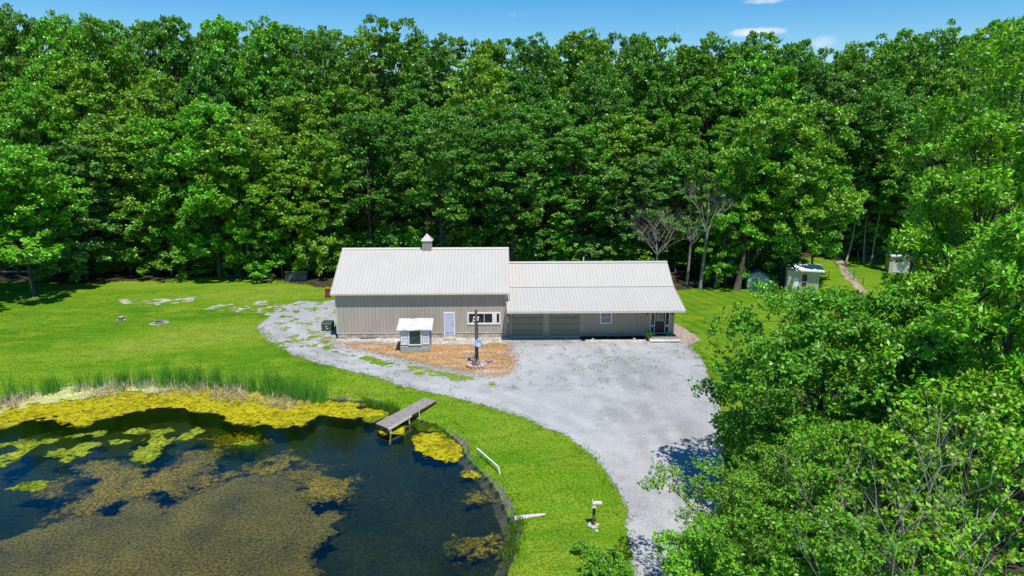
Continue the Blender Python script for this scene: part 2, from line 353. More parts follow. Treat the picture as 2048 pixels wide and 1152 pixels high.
def T(x, y):
    x = np.asarray(x, float); y = np.asarray(y, float)
    sd = sdpoly(x, y, POND)
    ss = lambda v: np.clip(v, 0, 1)**2*(3-2*np.clip(v, 0, 1))
    z = np.where(sd > 0, WZ+.22*ss(sd/.35)+(-.22-WZ)*ss(sd/4.5), WZ-np.minimum(1.3, .04+.35*-sd))
    z = z+np.clip(y-86, 0, 60)*.14+np.clip(y-126, 0, 45)*.5
    dr_ = np.hypot(np.maximum(0, np.abs(x-1)-19), np.maximum(0, np.abs(y-62)-12))
    b = ss((sd-6)/8)*ss(dr_/10)*.16*(fbm(x, y, .09, 5)-.5)
    return z+b
def T1(x, y): return float(T(np.array([x]), np.array([y]))[0])
def Gt(px, py):
    z = 0.
    for _ in range(6):
        x, y = G(px, py, z); z = T1(x, y)
    return x, y, z

# ---------------------------------------------------------------- ground sheet
def grid(lo, a, b, hi, step, coarse):
    l = []; v = a; k = coarse
    while v > lo: v -= k; k *= 1.6; l.append(v)
    h = []; v = b; k = coarse
    while v < hi: v += k; k *= 1.6; h.append(v)
    return np.array(l[::-1]+list(np.arange(a, b+1e-6, step))+h)
gx = grid(-1500, -62, 50, 1500, .3, 1); gy = grid(-300, 8, 104, 2000, .3, .8)
X, Y = np.meshgrid(gx, gy, indexing='ij'); Z = T(X.ravel(), Y.ravel()).reshape(X.shape)
nx, ny = X.shape; idx = np.arange(nx*ny).reshape(nx, ny)
Fq = np.stack([idx[:-1, :-1], idx[1:, :-1], idx[1:, 1:], idx[:-1, 1:]], -1).reshape(-1, 4)
g = npmesh('ground', np.stack([X, Y, Z], -1).reshape(-1, 3), Fq, MT['lawn']); tag(g, kind='structure')
g.data.polygons.foreach_set('use_smooth', [True]*len(g.data.polygons))
g.data.materials.append(MT['bed'])
fc = np.stack([X, Y, Z], -1).reshape(-1, 3)[Fq].mean(1)
g.data.polygons.foreach_set('material_index', (sdpoly(fc[:, 0], fc[:, 1], POND) < -.05).astype(np.int32))

def mask_mesh(name, P, cell, func, zoff, mat, kind='structure', zconst=None, zn=0, label=None):
    P = np.array(P); x0, y0 = P.min(0)-1.5; x1, y1 = P.max(0)+1.5
    xs = np.arange(x0, x1, cell); ys = np.arange(y0, y1, cell)
    X, Y = np.meshgrid(xs, ys, indexing='ij')
    cx = (X[:-1, :-1]+cell/2); cy = (Y[:-1, :-1]+cell/2)
    keep = (func(cx.ravel(), cy.ravel()) > 0).reshape(cx.shape)
    n1, n2 = X.shape; idx = np.arange(n1*n2).reshape(n1, n2)
    F = np.stack([idx[:-1, :-1], idx[1:, :-1], idx[1:, 1:], idx[:-1, 1:]], -1)[keep]
    u, inv = np.unique(F.ravel(), return_inverse=True)
    vx = X.ravel()[u]; vy = Y.ravel()[u]
    vz = (np.full(len(u), zconst) if zconst is not None else T(vx, vy)+zoff)
    if zn: vz = vz+zn*(fbm(vx, vy, 2.2, 77)-.3)
    jx = cell*.45*(vnoise(vx*31, vy*37, 3)-.5); jy = cell*.45*(vnoise(vx*29, vy*41, 4)-.5)
    o = npmesh(name, np.stack([vx+jx, vy+jy, vz], -1), inv.reshape(-1, 4), mat)
    o.data.polygons.foreach_set('use_smooth', [True]*len(o.data.polygons))
    a_ = o.data.attributes.new('fade', 'FLOAT', 'POINT'); a_.data.foreach_set('value', np.ascontiguousarray(func(vx, vy), np.float32))
    if name == 'gravel_drive':
        tk = np.zeros(len(vx))
        for ln_ in TRACKS:
            dd = np.abs(dline(vx, vy, ln_)+.5*(fbm(vx, vy, .3, 91)-.5)); tk = np.maximum(tk, np.exp(-((dd-.85)/.38)**2))
        a_ = o.data.attributes.new('track', 'FLOAT', 'POINT'); a_.data.foreach_set('value', np.ascontiguousarray(tk, np.float32))
    return tag(o, label, None, None, kind)
def dline(x, y, P):
    d = np.full(x.shape, 1e18); P = np.array(P, float)
    for a, b in zip(P[:-1], P[1:]):
        e = b-a; tt = np.clip(((x-a[0])*e[0]+(y-a[1])*e[1])/(e@e), 0, 1); d = np.minimum(d, (x-a[0]-tt*e[0])**2+(y-a[1]-tt*e[1])**2)
    return np.sqrt(d)
TRACKS = [[G(a, b) for a, b in l] for l in (((560, 655), (590, 685), (650, 705), (720, 728), (850, 757), (1000, 792), (1120, 836), (1220, 898), (1290, 975), (1325, 1080), (1330, 1230)), ((1120, 700), (1180, 770), (1260, 850), (1320, 940), (1345, 1040), (1345, 1230)), ((1230, 690), (1250, 760), (1310, 850), (1370, 960), (1370, 1100)))]
pol = lambda pts, z=0.: [G(a, b, z) for a, b in pts]

# water sheet
wp = np.array(POND); cen = wp.mean(0)
wo_ = wp+(wp-cen)/np.linalg.norm(wp-cen, axis=1)[:, None]*.35
if sum(wo_[i][0]*wo_[(i+1) % len(wo_)][1]-wo_[(i+1) % len(wo_)][0]*wo_[i][1] for i in range(len(wo_))) < 0: wo_ = wo_[::-1]
mb = MB(); mb.add([(p[0], p[1], WZ) for p in wo_], [tuple(range(len(wo_)))])
tag(mb.build('water', MT['water']), kind='structure')
mask_mesh('mud_bank', POND, .12, lambda x, y: ((lambda s: np.minimum(s+.6, .12+.34*(fbm(x, y, .35, 9)-.40)*2-s))(sdpoly(x, y, POND))), .012, MT['mud'])

DRIVE = pol([(668, 600), (640, 604), (600, 601), (565, 612), (540, 628), (520, 645), (512, 658), (522, 674), (545, 690), (572, 706), (620, 722), (690, 741), (780, 762), (860, 782), (940, 802), (1000, 822),
    (1060, 843), (1110, 864), (1150, 888), (1190, 920), (1215, 950), (1235, 985), (1249, 1030), (1255, 1080), (1258, 1152), (1262, 1230), (1400, 1230), (1420, 1100), (1450, 980), (1452, 870), (1440, 800), (1422, 752), (1398, 712), (1380, 688), (1360, 682), (1349, 674)]) + \
    [(15.6, 56.9), (.8, 56.9), (.8, 56.7), (-13.8, 56.7), (-13.8, 63)]
strip = pol([(640, 682), (760, 716), (870, 738), (1000, 762), (1000, 775), (900, 766), (760, 735), (640, 700)])
def fdrive(x, y):
    sd = sdpoly(x, y, DRIVE); s = sd+.7*(fbm(x, y, .45, 11)-.5)
    v = -s+.05
    back = np.clip((-12.5-x)/2, 0, 1)*np.clip((y-52)/2, 0, 1)
    v = np.where(back > 0, np.minimum(v, (.69-fbm(x, y, 1.3, 15)-.7*(fbm(x, y*1.4, 5, 16)-.5))*5+(1-back)*2), v)
    ins = np.clip(-sdpoly(x, y, strip), 0, .4)/.4
    v = np.where(ins > 0, np.minimum(v, (.55-fbm(x, y*1.5, .8, 18)-.8*(fbm(x, y*2, 4, 20)-.5))*5+(1-ins)*2), v)
    return v
mask_mesh('gravel_drive', DRIVE, .11, fdrive, .012, MT['gravel'])
BARE = pol([(415, 618), (470, 606), (540, 602), (560, 612), (540, 628), (480, 624)])
BARE2 = pol([(246, 600), (300, 598), (345, 601), (388, 594), (385, 602), (340, 607), (290, 610), (250, 609)])
FR_ = G(318, 646)
mask_mesh('bare_gravel_patch', BARE+BARE2+[FR_], .10, lambda x, y: np.maximum(np.maximum(
    np.minimum(.35-sdpoly(x, y, BARE), 0)+2.4*(fbm(x, y*1.4, 1.6, 21)-.50), np.minimum(.2-sdpoly(x, y, BARE2), .3)+1.8*(fbm(x*.6, y, 1.8, 22)-.53)), .85-np.hypot((x-FR_[0])/1.15, y-FR_[1])+.6*(fbm(x, y, 2, 3)-.5)), .012, MT['limestone'])
STRAW = pol([(636, 668), (668, 679), (700, 682), (800, 684), (1008, 682), (1028, 690), (1034, 720), (1030, 748), (1002, 757), (940, 751), (880, 741), (800, 722), (720, 706), (655, 688)])
mask_mesh('dead_grass', STRAW, .11, lambda x, y: .1-sdpoly(x, y, STRAW)-1.1*(fbm(x, y, .6, 25)-.5), .022, MT['straw'])
LIME = [(-13.7, 56.9), (.9, 56.9), (1.5, 55.4), (.5, 54.9), (-3, 54.6), (-5.5, 54.7), (-13.7, 55.9)]
mask_mesh('limestone_gravel', LIME, .11, lambda x, y: np.minimum((56.6-y)*9, .25-sdpoly(x, y, LIME)-.9*(fbm(x, y, 1.1, 28)-.5)), .030, MT['limestone'])
WALK = [(15.3, 61.5), (16.7, 61.5), (17.0, 59.5), (17.4, 57.5), (17.6, 55.6), (16.6, 54.4), (15.75, 54.6), (15.3, 57)]
mask_mesh('side_path', WALK, .11, lambda x, y: np.minimum((x-15.58)*9, .1-sdpoly(x, y, WALK)-.5*(fbm(x, y, 1.3, 31)-.5)), .022, MT['walk'])
BED = [(7.3, 56.9), (13.0, 56.9), (13.0, 55.45), (7.3, 55.4)]
mask_mesh('mulch_bed', BED, .1, lambda x, y: np.minimum((56.72-y)*9, .15-sdpoly(x, y, BED)), .032, MT['mulch'])
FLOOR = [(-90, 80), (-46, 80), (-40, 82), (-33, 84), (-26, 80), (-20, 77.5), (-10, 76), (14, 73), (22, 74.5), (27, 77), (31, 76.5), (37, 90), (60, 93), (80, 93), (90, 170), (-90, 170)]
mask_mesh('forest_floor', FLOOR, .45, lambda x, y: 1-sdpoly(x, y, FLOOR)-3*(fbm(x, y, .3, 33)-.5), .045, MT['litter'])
PATH2 = pol([(1672, 528), (1684, 524), (1698, 545), (1712, 560), (1735, 585), (1718, 588), (1700, 565), (1684, 548)])
mask_mesh('dirt_path', PATH2, .12, lambda x, y: .1-sdpoly(x, y, PATH2)-.7*(fbm(x, y, 1.3, 36)-.5), .02, MT['dirt'])
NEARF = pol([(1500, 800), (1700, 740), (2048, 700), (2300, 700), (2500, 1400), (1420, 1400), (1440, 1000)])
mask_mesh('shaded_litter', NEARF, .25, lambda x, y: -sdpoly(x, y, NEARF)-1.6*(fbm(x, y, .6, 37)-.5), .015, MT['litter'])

# algae and pond weed
def water_mask(name, polys, cell, thr, s, z, mat, label, zn=0, ell=(), grad=.5, seed=50, sx=1.):
    P = [pol(p, WZ) for p in polys]; E = []
    for ex, ey, rx, ry in ell:
        c = G(ex, ey, WZ); r1 = abs(G(ex+rx, ey, WZ)[0]-c[0]); r2 = abs(G(ex, ey-ry, WZ)[1]-c[1]); E.append((c, r1, r2))
    allp = [q for p in P for q in p]+[(c[0]+a*r1, c[1]+b*r2) for c, r1, r2 in E for a in (-1, 1) for b in (-1, 1)]
    def f(x, y):
        s_ = np.full(x.shape, 1e9)
        for p in P: s_ = np.minimum(s_, sdpoly(x, y, p))
        for c, r1, r2 in E: s_ = np.minimum(s_, (np.hypot((x-c[0])/r1, (y-c[1])/r2)-1)*min(r1, r2))
        n = fbm(x*sx, y, s, seed, 5)
        return np.minimum(.2-sdpoly(x, y, POND), np.minimum(.5-s_, (n-thr-np.clip(s_*grad, -.35, .5))*6))
    return mask_mesh(name, allp, cell, f, 0, mat, 'stuff', z, zn, label)
water_mask('algae_mat', [[(-40, 845), (0, 812), (150, 780), (330, 770), (430, 774), (520, 786), (610, 800), (700, 806), (755, 820), (784, 836), (755, 832), (700, 840), (650, 832), (600, 851), (560, 853), (480, 846), (425, 824), (330, 820), (270, 822), (205, 836), (170, 852), (130, 848), (110, 838), (60, 840), (0, 857), (-60, 870)],
    [(845, 868), (880, 868), (915, 890), (928, 912), (905, 922), (870, 920), (838, 902), (825, 885)]], .10, .45, 1.1, WZ+.015, MT['algae'], 'yellow floating algae mat along the back shore of the pond', .03, ell=((790, 862, 22, 7), (940, 951, 10, 4)), grad=.45)
water_mask('green_algae', [[(262, 925), (275, 900), (300, 880), (305, 862), (345, 858), (340, 878), (318, 905), (300, 925)], [(0, 915), (40, 890), (110, 873), (112, 880), (60, 905), (20, 925), (0, 935)]],
    .09, .46, 1.6, WZ+.012, MT['algae_lime'], 'lime green floating algae patches in the dark back part of the pond', .02, ell=((180, 868, 26, 6), (228, 885, 28, 6), (380, 868, 20, 9), (155, 905, 22, 20), (55, 975, 28, 9), (15, 888, 30, 7), (120, 905, 18, 8), (270, 862, 18, 6), (755, 836, 30, 7), (500, 885, 20, 6), (765, 828, 18, 6), (870, 860, 24, 5)), seed=61)
water_mask('pale_algae', [[(-20, 815), (90, 782), (180, 772), (290, 768), (350, 776), (330, 784), (240, 785), (140, 800), (60, 812), (0, 828)]], .10, .47, 1.3, WZ+.05, MT['algae_pale'], 'pale lime scum among the dead reeds at the left back shore', .03, seed=64)
water_mask('olive_pondweed', [[(90, 1035), (150, 1000), (170, 960), (140, 935), (190, 915), (270, 925), (340, 935), (360, 905), (400, 905), (440, 935), (520, 925), (560, 905), (600, 905), (635, 935), (700, 945), (716, 970), (690, 1000), (600, 1010), (560, 960), (440, 965), (360, 1005), (250, 1010), (200, 1030)]],
    .11, .43, .8, WZ-.015, MT['weed_olive'], 'olive yellow pondweed just under the water in the middle of the pond', .02, ell=((600, 905, 25, 18), (470, 880, 60, 12), (690, 965, 35, 28), (560, 930, 50, 22), (400, 915, 50, 22), (300, 950, 60, 25), (800, 990, 18, 8), (120, 975, 40, 20), (960, 1000, 30, 30), (985, 1060, 25, 40), (840, 850, 22, 12), (940, 1090, 40, 30)), grad=.22, seed=67)
water_mask('brown_pondweed', [[(-60, 1110), (0, 1075), (60, 1050), (110, 1036), (240, 1022), (262, 975), (315, 1016), (350, 1010), (430, 965), (530, 938), (590, 955), (612, 1010), (650, 1022), (682, 1030), (668, 1060), (630, 1085), (608, 1110), (630, 1152), (660, 1240), (400, 1400), (-100, 1400)]],
    .12, .36, .9, WZ-.10, MT['weed_brown'], 'brown pondweed covering the near left part of the pond', .07, grad=.35, seed=71)

# ---------------------------------------------------------------- the metal building (barn + wing)
XL, XR, YF, YB = -13.744, .849, 56.57, 66.85
XW, YW = 15.556, 56.72
B = empty('metal_building', (0, 0, 0), 'long tan metal barn with a lower garage wing and ribbed pale metal roofs', 'barn')
def slab(mb, x0, x1, pa, pb, th, mat):                 # roof slab between (y,z) points pa (low) and pb (high)
    (ya, za), (yb, zb) = pa, pb; mb.use(mat)
    return mb.hexa([(x0, ya, za-th), (x1, ya, za-th), (x1, yb, zb-th), (x0, yb, zb-th), (x0, ya, za), (x1, ya, za), (x1, yb, zb), (x0, yb, zb)])
def ribs(mb, x0, x1, pa, pb, sp, w, h, mat):
    w *= .8; h *= .8
    (ya, za), (yb, zb) = pa, pb; n = int(round((x1-x0)/sp)); mb.use(mat)
    for i in range(n+1):
        x = x0+w/2+(x1-x0-w)*i/n; e = .004
        mb.hexa([(x-w/2, ya-.01, za-e), (x+w/2, ya-.01, za-e), (x+w/2, yb, zb-e), (x-w/2, yb, zb-e), (x-w/4, ya-.01, za+h), (x+w/4, ya-.01, za+h), (x+w/4, yb, zb+h), (x-w/4, yb, zb+h)])
# barn walls
def siding(mb, x0, x1, y, z0, z1, sp=.305):
    n = int((x1-x0)/sp); mb.use(MT['siding_rib'])
    for i in range(1, n+1):
        x = x0+i*sp
        if x < x1-.03: mb.box(x-.016, x+.016, y-.014, y+.01, z0+.002, z1)
mb = MB().use(MT['siding'])
ridge_b = (61.71, 7.06)
mb.prism([(YF, .47), (YB, .47), (YB, 4.14), (ridge_b[0], 6.98), (YF, 4.14)], XL, XR, 'x')
holes = [(-4.56, -3.55, .2, 2.34), (-2.52, .40, 1.2, 2.33)]
siding(mb, XL, XR, YF, .49, 4.1)
mb.use(MT['fascia']); mb.box(XL-.01, XR+.01, YF-.03, YF+.05, .455, .50)
for x in (XL, XR): mb.box(x-.05, x+.05, YF-.022, YF+.08, .5, 4.1)
mb.build('barn_wall', None, B)
MB().box(XL+.03, XR-.03, YF+.015, YB-.03, -.1, .455).build('foundation', MT['concrete'], B)
mb = MB(); ea, eb = (56.16, 4.13), (67.26, 4.13)
slab(mb, XL-.30, XR+.30, ea, ridge_b, .10, MT['roof']); slab(mb, XL-.30, XR+.30, eb, ridge_b, .10, MT['roof'])
ribs(mb, XL-.30, XR+.30, ea, ridge_b, .305, .05, .022, MT['roof_rib']); ribs(mb, XL-.30, XR+.30, eb, ridge_b, .305, .05, .022, MT['roof_rib'])
RB = mb.build('barn_roof', None, B)
mb = MB().use(MT['fascia'])
mb.prism([(61.48, 6.985), (61.71, 7.12), (61.94, 6.985), (61.71, 7.065)], XL-.31, XR+.31, 'x')
mb.build('ridge_cap', None, RB)
mb = MB().use(MT['fascia']); mb.box(XL-.31, XR+.31, 56.075, 56.157, 3.99, 4.125); mb.build('gutter', None, RB)
# gable trims
for x in (XL-.335, XR+.305):
    mb = MB()
    slab(mb, x, x+.03, (ea[0], ea[1]+.035), (ridge_b[0], ridge_b[1]+.035), .17, MT['fascia']); slab(mb, x, x+.03, (eb[0], eb[1]+.035), (ridge_b[0], ridge_b[1]+.035), .17, MT['fascia'])
    mb.build('rake_trim', None, RB)
# white door
d = MB().use(MT['white']); x0, x1 = -4.55, -3.58
for a in ((x0, x0+.08, .22, 2.34), (x1-.08, x1, .22, 2.34), (x0+.08, x1-.08, 2.26, 2.34)): d.box(a[0], a[1], YF-.05, YF+.02, a[2], a[3])
D = d.build('door_frame', None, B)
d = MB().use(MT['door_blue']); d.box(x0+.08, x1-.08, YF-.022, YF+.015, .22, 2.26)
for (u0, u1, v0, v1) in ((.08, .38, 1.62, 1.95), (.44, .74, 1.62, 1.95), (.08, .38, .95, 1.5), (.44, .74, .95, 1.5), (.08, .38, .2, .82), (.44, .74, .2, .82)):
    d.box(x0+.08+u0, x0+.08+u1, YF-.03, YF-.02, .22+v0, .22+v1)
DD = d.build('door', None, B, bevel=.004)
MB().use(MT['black']).tube([(x1-.15, YF-.02, 1.18), (x1-.15, YF-.08, 1.18)], .03, 8).build('handle', None, DD); MB().use(MT['black']).tube([(x1-.15, YF-.02, 1.33), (x1-.15, YF-.05, 1.33)], .025, 8).build('lock', None, DD)
d = MB().use(MT['white']); d.box(x0+.08, x1-.08, YF-.045, YF-.0225, 2.2, 2.26); 
d.build('door_sill', None, D)
# window band of the barn
x0, x1, z0, z1 = -2.50, .36, 1.22, 2.31
w = MB().use(MT['white'])
for a in ((x0, x1, z0, z0+.16), (x0, x1, z1-.12, z1), (x0, x0+.13, z0+.16, z1-.12), (x1-.10, x1, z0+.16, z1-.12), (-.35, .03, z0+.16, z1-.12), (-1.06, -1.02, z0+.16, z1-.12)):
    w.box(a[0], a[1], YF-.06, YF+.01, a[2], a[3])
W = w.build('window', None, B)
for a, b_ in ((x0+.13, -1.06), (-1.02, -.35), (.03, x1-.10)):
    MB().box(a, b_, YF-.02, YF+.005, z0+.16, z1-.12).build('pane', MT['glass'], W)
# electric meter + conduit on the corner
mb = MB().use(MT['metal']); mb.box(XR-.02, XR+.24, YF-.13, YF-.023, 1.42, 1.95); mb.tube([(XR+.11, YF-.13, 1.7), (XR+.11, YF-.2, 1.7)], .08, 12)
mb.tube([(XR+.0, YF-.08, 1.45), (XR+.0, YF-.08, .05)], .03, 6); mb.tube([(XR+.08, YF-.07, 1.94), (XR+.08, YF-.07, 4.0)], .022, 6)
mb.build('electric_meter', None, B)
# cupola
cx = -6.30; cu = MB().use(MT['siding']); cu.box(cx-.42, cx+.42, 61.71-.42, 61.71+.42, 6.8, 7.75)
for k in range(7): cu.box(cx-.36, cx+.36, 61.71-.45, 61.71-.415, 7.02+k*.095, 7.07+k*.095)
cu.use(MT['fascia']); cu.box(cx-.46, cx+.46, 61.71-.46, 61.71+.46, 7.72, 7.80)
CU = cu.build('cupola', None, B)
c2 = MB(); c2.add([(cx-.54, 61.17, 7.8), (cx+.54, 61.17, 7.8), (cx+.54, 62.25, 7.8), (cx-.54, 62.25, 7.8), (cx, 61.71, 8.42)], [(0, 3, 2, 1), (0, 1, 4), (1, 2, 4), (2, 3, 4), (3, 0, 4)]); c2.build('cupola_roof', MT['roof'], CU)
v = MB().use(MT['vane']); v.tube([(cx, 61.71, 8.5), (cx, 61.71, 9.55)], .018, 6); v.tube([(cx-.22, 61.71, 8.85), (cx+.22, 61.71, 8.85)], .014, 5); v.tube([(cx, 61.5, 8.85), (cx, 61.92, 8.85)], .014, 5)
v.blob((cx, 61.71, 8.68), (.06, .06, .06), 3, 8, 0); v.blob((cx-.02, 61.71, 9.36), (.24, .05, .09), 4, 8, .15); v.add([(cx+.15, 61.71, 9.35), (cx+.38, 61.71, 9.52), (cx+.30, 61.71, 9.28), (cx+.15, 61.74, 9.35), (cx+.38, 61.74, 9.52), (cx+.30, 61.74, 9.28)], [(0, 1, 2), (3, 5, 4), (0, 3, 4, 1), (1, 4, 5, 2), (2, 5, 3, 0)])
v.build('weathervane', None, CU)

# wing
wr = (61.80, 5.70); wm = (58.95, 3.97); we = (54.72, 2.88); wb = (67.0, 2.6)
mb = MB().use(MT['siding'])
mb.prism([(YW, .31), (66.6, .31), (66.6, 2.55), (wr[0], 5.5), (wm[0], 3.8), (YW, 3.2)], XR+.06, XW, 'x')
siding(mb, 7.45, XW, YW, .33, 3.1)
mb.use(MT['siding_rib'])
for x in (1.05, 1.2): mb.box(x-.012, x+.012, YW-.014, YW+.01, .33, 2.8)
mb.use(MT['siding'])
WALLW = mb.build('wing_wall', None, B)
mb = MB().use(MT['concrete_blue']); mb.box(XR+.03, 1.25, YW-.01, YW+.3, -.1, .309); mb.box(7.38, XW-.02, YW-.01, YW+.3, -.1, .309); mb.box(XW-.25, XW-.02, YW+.3, 66.5, -.1, .309); mb.box(4.16, 4.50, YW-.05, YW+.2, -.1, .309); mb.box(1.25, 7.38, YW+.10, YW+.5, -.1, .309)
mb.build('foundation', None, B)
rf = MB()
xa, xb = XR+.31, XW+.36
slab(rf, xa, xb, wm, wr, .10, MT['roof']); slab(rf, xa, xb, wb, wr, .10, MT['roof'])
lo = (wm[0]+.10, wm[1]-.012)
slab(rf, xa, xb, we, lo, .09, MT['roof']); slab(rf, XR+.02, xa, we, (YF, we[1]+(YF-we[0])*(lo[1]-we[1])/(lo[0]-we[0])), .09, MT['roof'])
ribs(rf, xa, xb, wm, wr, .305, .05, .022, MT['roof_rib']); ribs(rf, XR+.04, xb, (we[0], we[1]), (YF, we[1]+(YF-we[0])*(lo[1]-we[1])/(lo[0]-we[0])), .305, .05, .022, MT['roof_rib'])
ribs(rf, xa, xb, (YF, we[1]+(YF-we[0])*(lo[1]-we[1])/(lo[0]-we[0])), lo, .305, .05, .022, MT['roof_rib'])
RW = rf.build('wing_roof', None, B)
mb = MB().use(MT['fascia']); mb.box(XR+.02, xb, we[0]-.085, we[0]-.002, we[1]-.19, we[1]-.01)
mb.build('gutter', None, RW)
mb = MB().use(MT['roof']); mb.prism([(61.57, 5.635), (61.8, 5.755), (62.03, 5.635), (61.8, 5.71)], xa, xb+.01, 'x'); mb.prism([(wm[0]-.05, wm[1]-.02), (wm[0]-.05, wm[1]+.03), (wm[0]+.05, wm[1]+.075), (wm[0]+.05, wm[1]+.02)], xa, xb+.01, 'x')
mb.build('ridge_cap', None, RW)
mb = MB()
slab(mb, xb, xb+.03, (wm[0], wm[1]+.03), (wr[0], wr[1]+.03), .16, MT['fascia']); slab(mb, xb, xb+.03, (wb[0], wb[1]+.03), (wr[0], wr[1]+.03), .16, MT['fascia']); slab(mb, xb, xb+.03, (we[0], we[1]+.03), (wm[0], wm[1]+.03), .16, MT['fascia'])
mb.build('rake_trim', None, RW)
MB().use(MT['white']).cyl(8.15, 61.95, 5.5, 6.12, .05, 10).build('vent_pipe', None, RW)
# garage doors
for gx0, gx1 in ((1.30, 4.14), (4.54, 7.30)):
    gd = MB().use(MT['garage']); y = YW-.03
    for k in range(4): gd.box(gx0+.06, gx1-.06, y, y+.05, .09+k*.56, .09+k*.56+.53)
    gd.use(MT['siding_rib']).box(gx0+.06, gx1-.06, y+.03, y+.06, .09, 2.33)
    GD = gd.build('garage_door', None, B)
    for c in (.28, .72):
        xc = gx0+(gx1-gx0)*c
        p = MB().use(MT['garage']).box(xc-.46, xc+.46, y-.012, y-.001, 1.88, 2.16); 
        P_ = p.build('window', None, GD)
        q = MB().use(MT['glass_grey'])
        for k in range(4): q.box(xc-.43+k*.22, xc-.43+k*.22+.19, y-.018, y-.013, 1.91, 2.13)
        q.build('pane', None, P_)
    f = MB().use(MT['siding']); f.box(gx0-.04, gx0+.058, YW-.06, YW-.001, .06, 2.5); f.box(gx1-.058, gx1+.04, YW-.06, YW-.001, .06, 2.5); f.box(gx0+.058, gx1-.058, YW-.06, YW-.031, 2.335, 2.5)
    f.use(MT['white']); f.box(gx0+.0, gx1, YW-.10, YW-.062, .02, .07)
    f.build('door_frame', None, GD)
# wing window
w = MB().use(MT['white']); x0, x1, z0, z1 = 9.02, 10.08, 1.18, 2.30
for a in ((x0, x1, z0, z0+.10), (x0, x1, z1-.1, z1), (x0, x0+.11, z0+.1, z1-.1), (x1-.11, x1, z0+.1, z1-.1)): w.box(a[0], a[1], YW-.05, YW+.01, a[2], a[3])
w.box(x0+.11, x1-.11, YW-.035, YW, 1.74, 1.77)
W2 = w.build('window', None, B); MB().box(x0+.11, x1-.11, YW-.017, YW+.005, z0+.1, z1-.1).build('pane', MT['glass_grey'], W2)
# entrance
ex0, ex1 = 13.46, 15.10
e = MB().use(MT['white'])
for a in ((ex0, ex0+.05), (ex0+.33, ex0+.39), (ex1-.39, ex1-.33), (ex1-.05, ex1)): e.box(a[0], a[1], YW-.07, YW+.01, .34, 2.36)
e.box(ex0-.02, ex1+.02, YW-.08, YW+.01, 2.361, 2.43); e.box(ex0-.02, ex1+.02, YW-.10, YW+.01, .30, .339)
E_ = e.build('door_frame', None, B)
dd = MB().use(MT['black']); dd.box(ex0+.39, ex1-.39, YW-.04, YW, .34, 2.36)
for a in (ex0+.45, ex0+.83): dd.box(a, a+.3, YW-.048, YW-.039, .45, 1.25)
DB = dd.build('door', None, B)
g_ = MB().use(MT['glass_grey'])
for i in range(2):
    for j in range(3): g_.box(ex0+.49+i*.345, ex0+.49+i*.345+.32, YW-.052, YW-.041, 1.36+j*.31, 1.36+j*.31+.28)
g_.build('pane', None, DB)
MB().use(MT['metal']).tube([(ex1-.46, YW-.05, 1.28), (ex1-.46, YW-.11, 1.28)], .028, 8).build('handle', None, DB)
for a, b_ in ((ex0+.05, ex0+.33), (ex1-.33, ex1-.05)):
    s_ = MB().use(MT['black']); s_.box(a, b_, YW-.04, YW, .34, 2.36); S_ = s_.build('sidelight', None, B)
    MB().box(a+.06, b_-.06, YW-.05, YW-.041, .82, 2.26).build('pane', MT['glass'], S_)
    MB().box(a+.075, b_-.075, YW-.054, YW-.0505, .86, 1.06).build('paper_notice', MT['white'], S_)
for x in (13.10, 15.36):
    l = MB().use(MT['black']); l.box(x-.05, x+.05, YW-.05, YW-.001, 2.02, 2.22); l.box(x-.07, x+.07, YW-.2, YW-.06, 2.2, 2.24); l.box(x-.06, x+.06, YW-.19, YW-.07, 1.98, 2.0)
    for sx in (-.055, .055):
        for sy in (-.185, -.075): l.box(x+sx-.008, x+sx+.008, YW+sy-.008, YW+sy+.008, 2.0, 2.2)
    L_ = l.build('wall_lantern', None, B); MB().box(x-.035, x+.035, YW-.165, YW-.095, 2.01, 2.18).build('lamp_glass', MT['glass_grey'], L_)

# ---------------------------------------------------------------- things beside the building
def at(px, py, z=None):
    if z is None: return Gt(px, py)
    return (*G(px, py, z), z)
o = MB().hexa([(-4.6, 55.75, 0), (-3.5, 55.75, 0), (-3.5, 56.54, 0), (-4.6, 56.54, 0), (-4.58, 55.77, .2), (-3.52, 55.77, .2), (-3.52, 56.54, .2), (-4.58, 56.54, .2)]).build('doorstep', MT['concrete'], None, bevel=.015)
tag(o, 'concrete doorstep under the pale blue barn door', 'step')
# porch
P0 = empty('wooden_porch', (14.3, 55.5, 0), 'low wooden porch with one step at the dark entrance door', 'porch')
mb = MB().use(MT['wood_grey'])
px0, px1, py0, py1 = -1.25, 1.35, -.33, 1.13
n = 19
for i in range(n):
    a = px0+(px1-px0)*i/n; mb.box(a+.012, a+(px1-px0)/n-.012, py0, py1, .25, .285)
mb.build('deck', None, P0)
mb = MB().use(MT['old_white']); mb.box(px0, px1, py0+.002, py0+.04, .06, .248); mb.box(px0, px0+.04, py0+.04, py1, .06, .248); mb.box(px1-.04, px1, py0+.04, py1, .06, .248); mb.build('skirt', None, P0)
mb = MB().use(MT['old_white']); mb.box(px0+.05, px1+.05, py0-.36, py0-.02, .10, .14); mb.use(MT['wood_dark']).box(px0+.08, px1+.02, py0-.33, py0-.29, 0, .098); mb.build('step', None, P0)
o = MB().box(13.85, 14.75, 55.95, 56.5, .286, .300).build('doormat', MT['rubber']); tag(o, 'dark doormat lying on the porch in front of the black door', 'doormat')
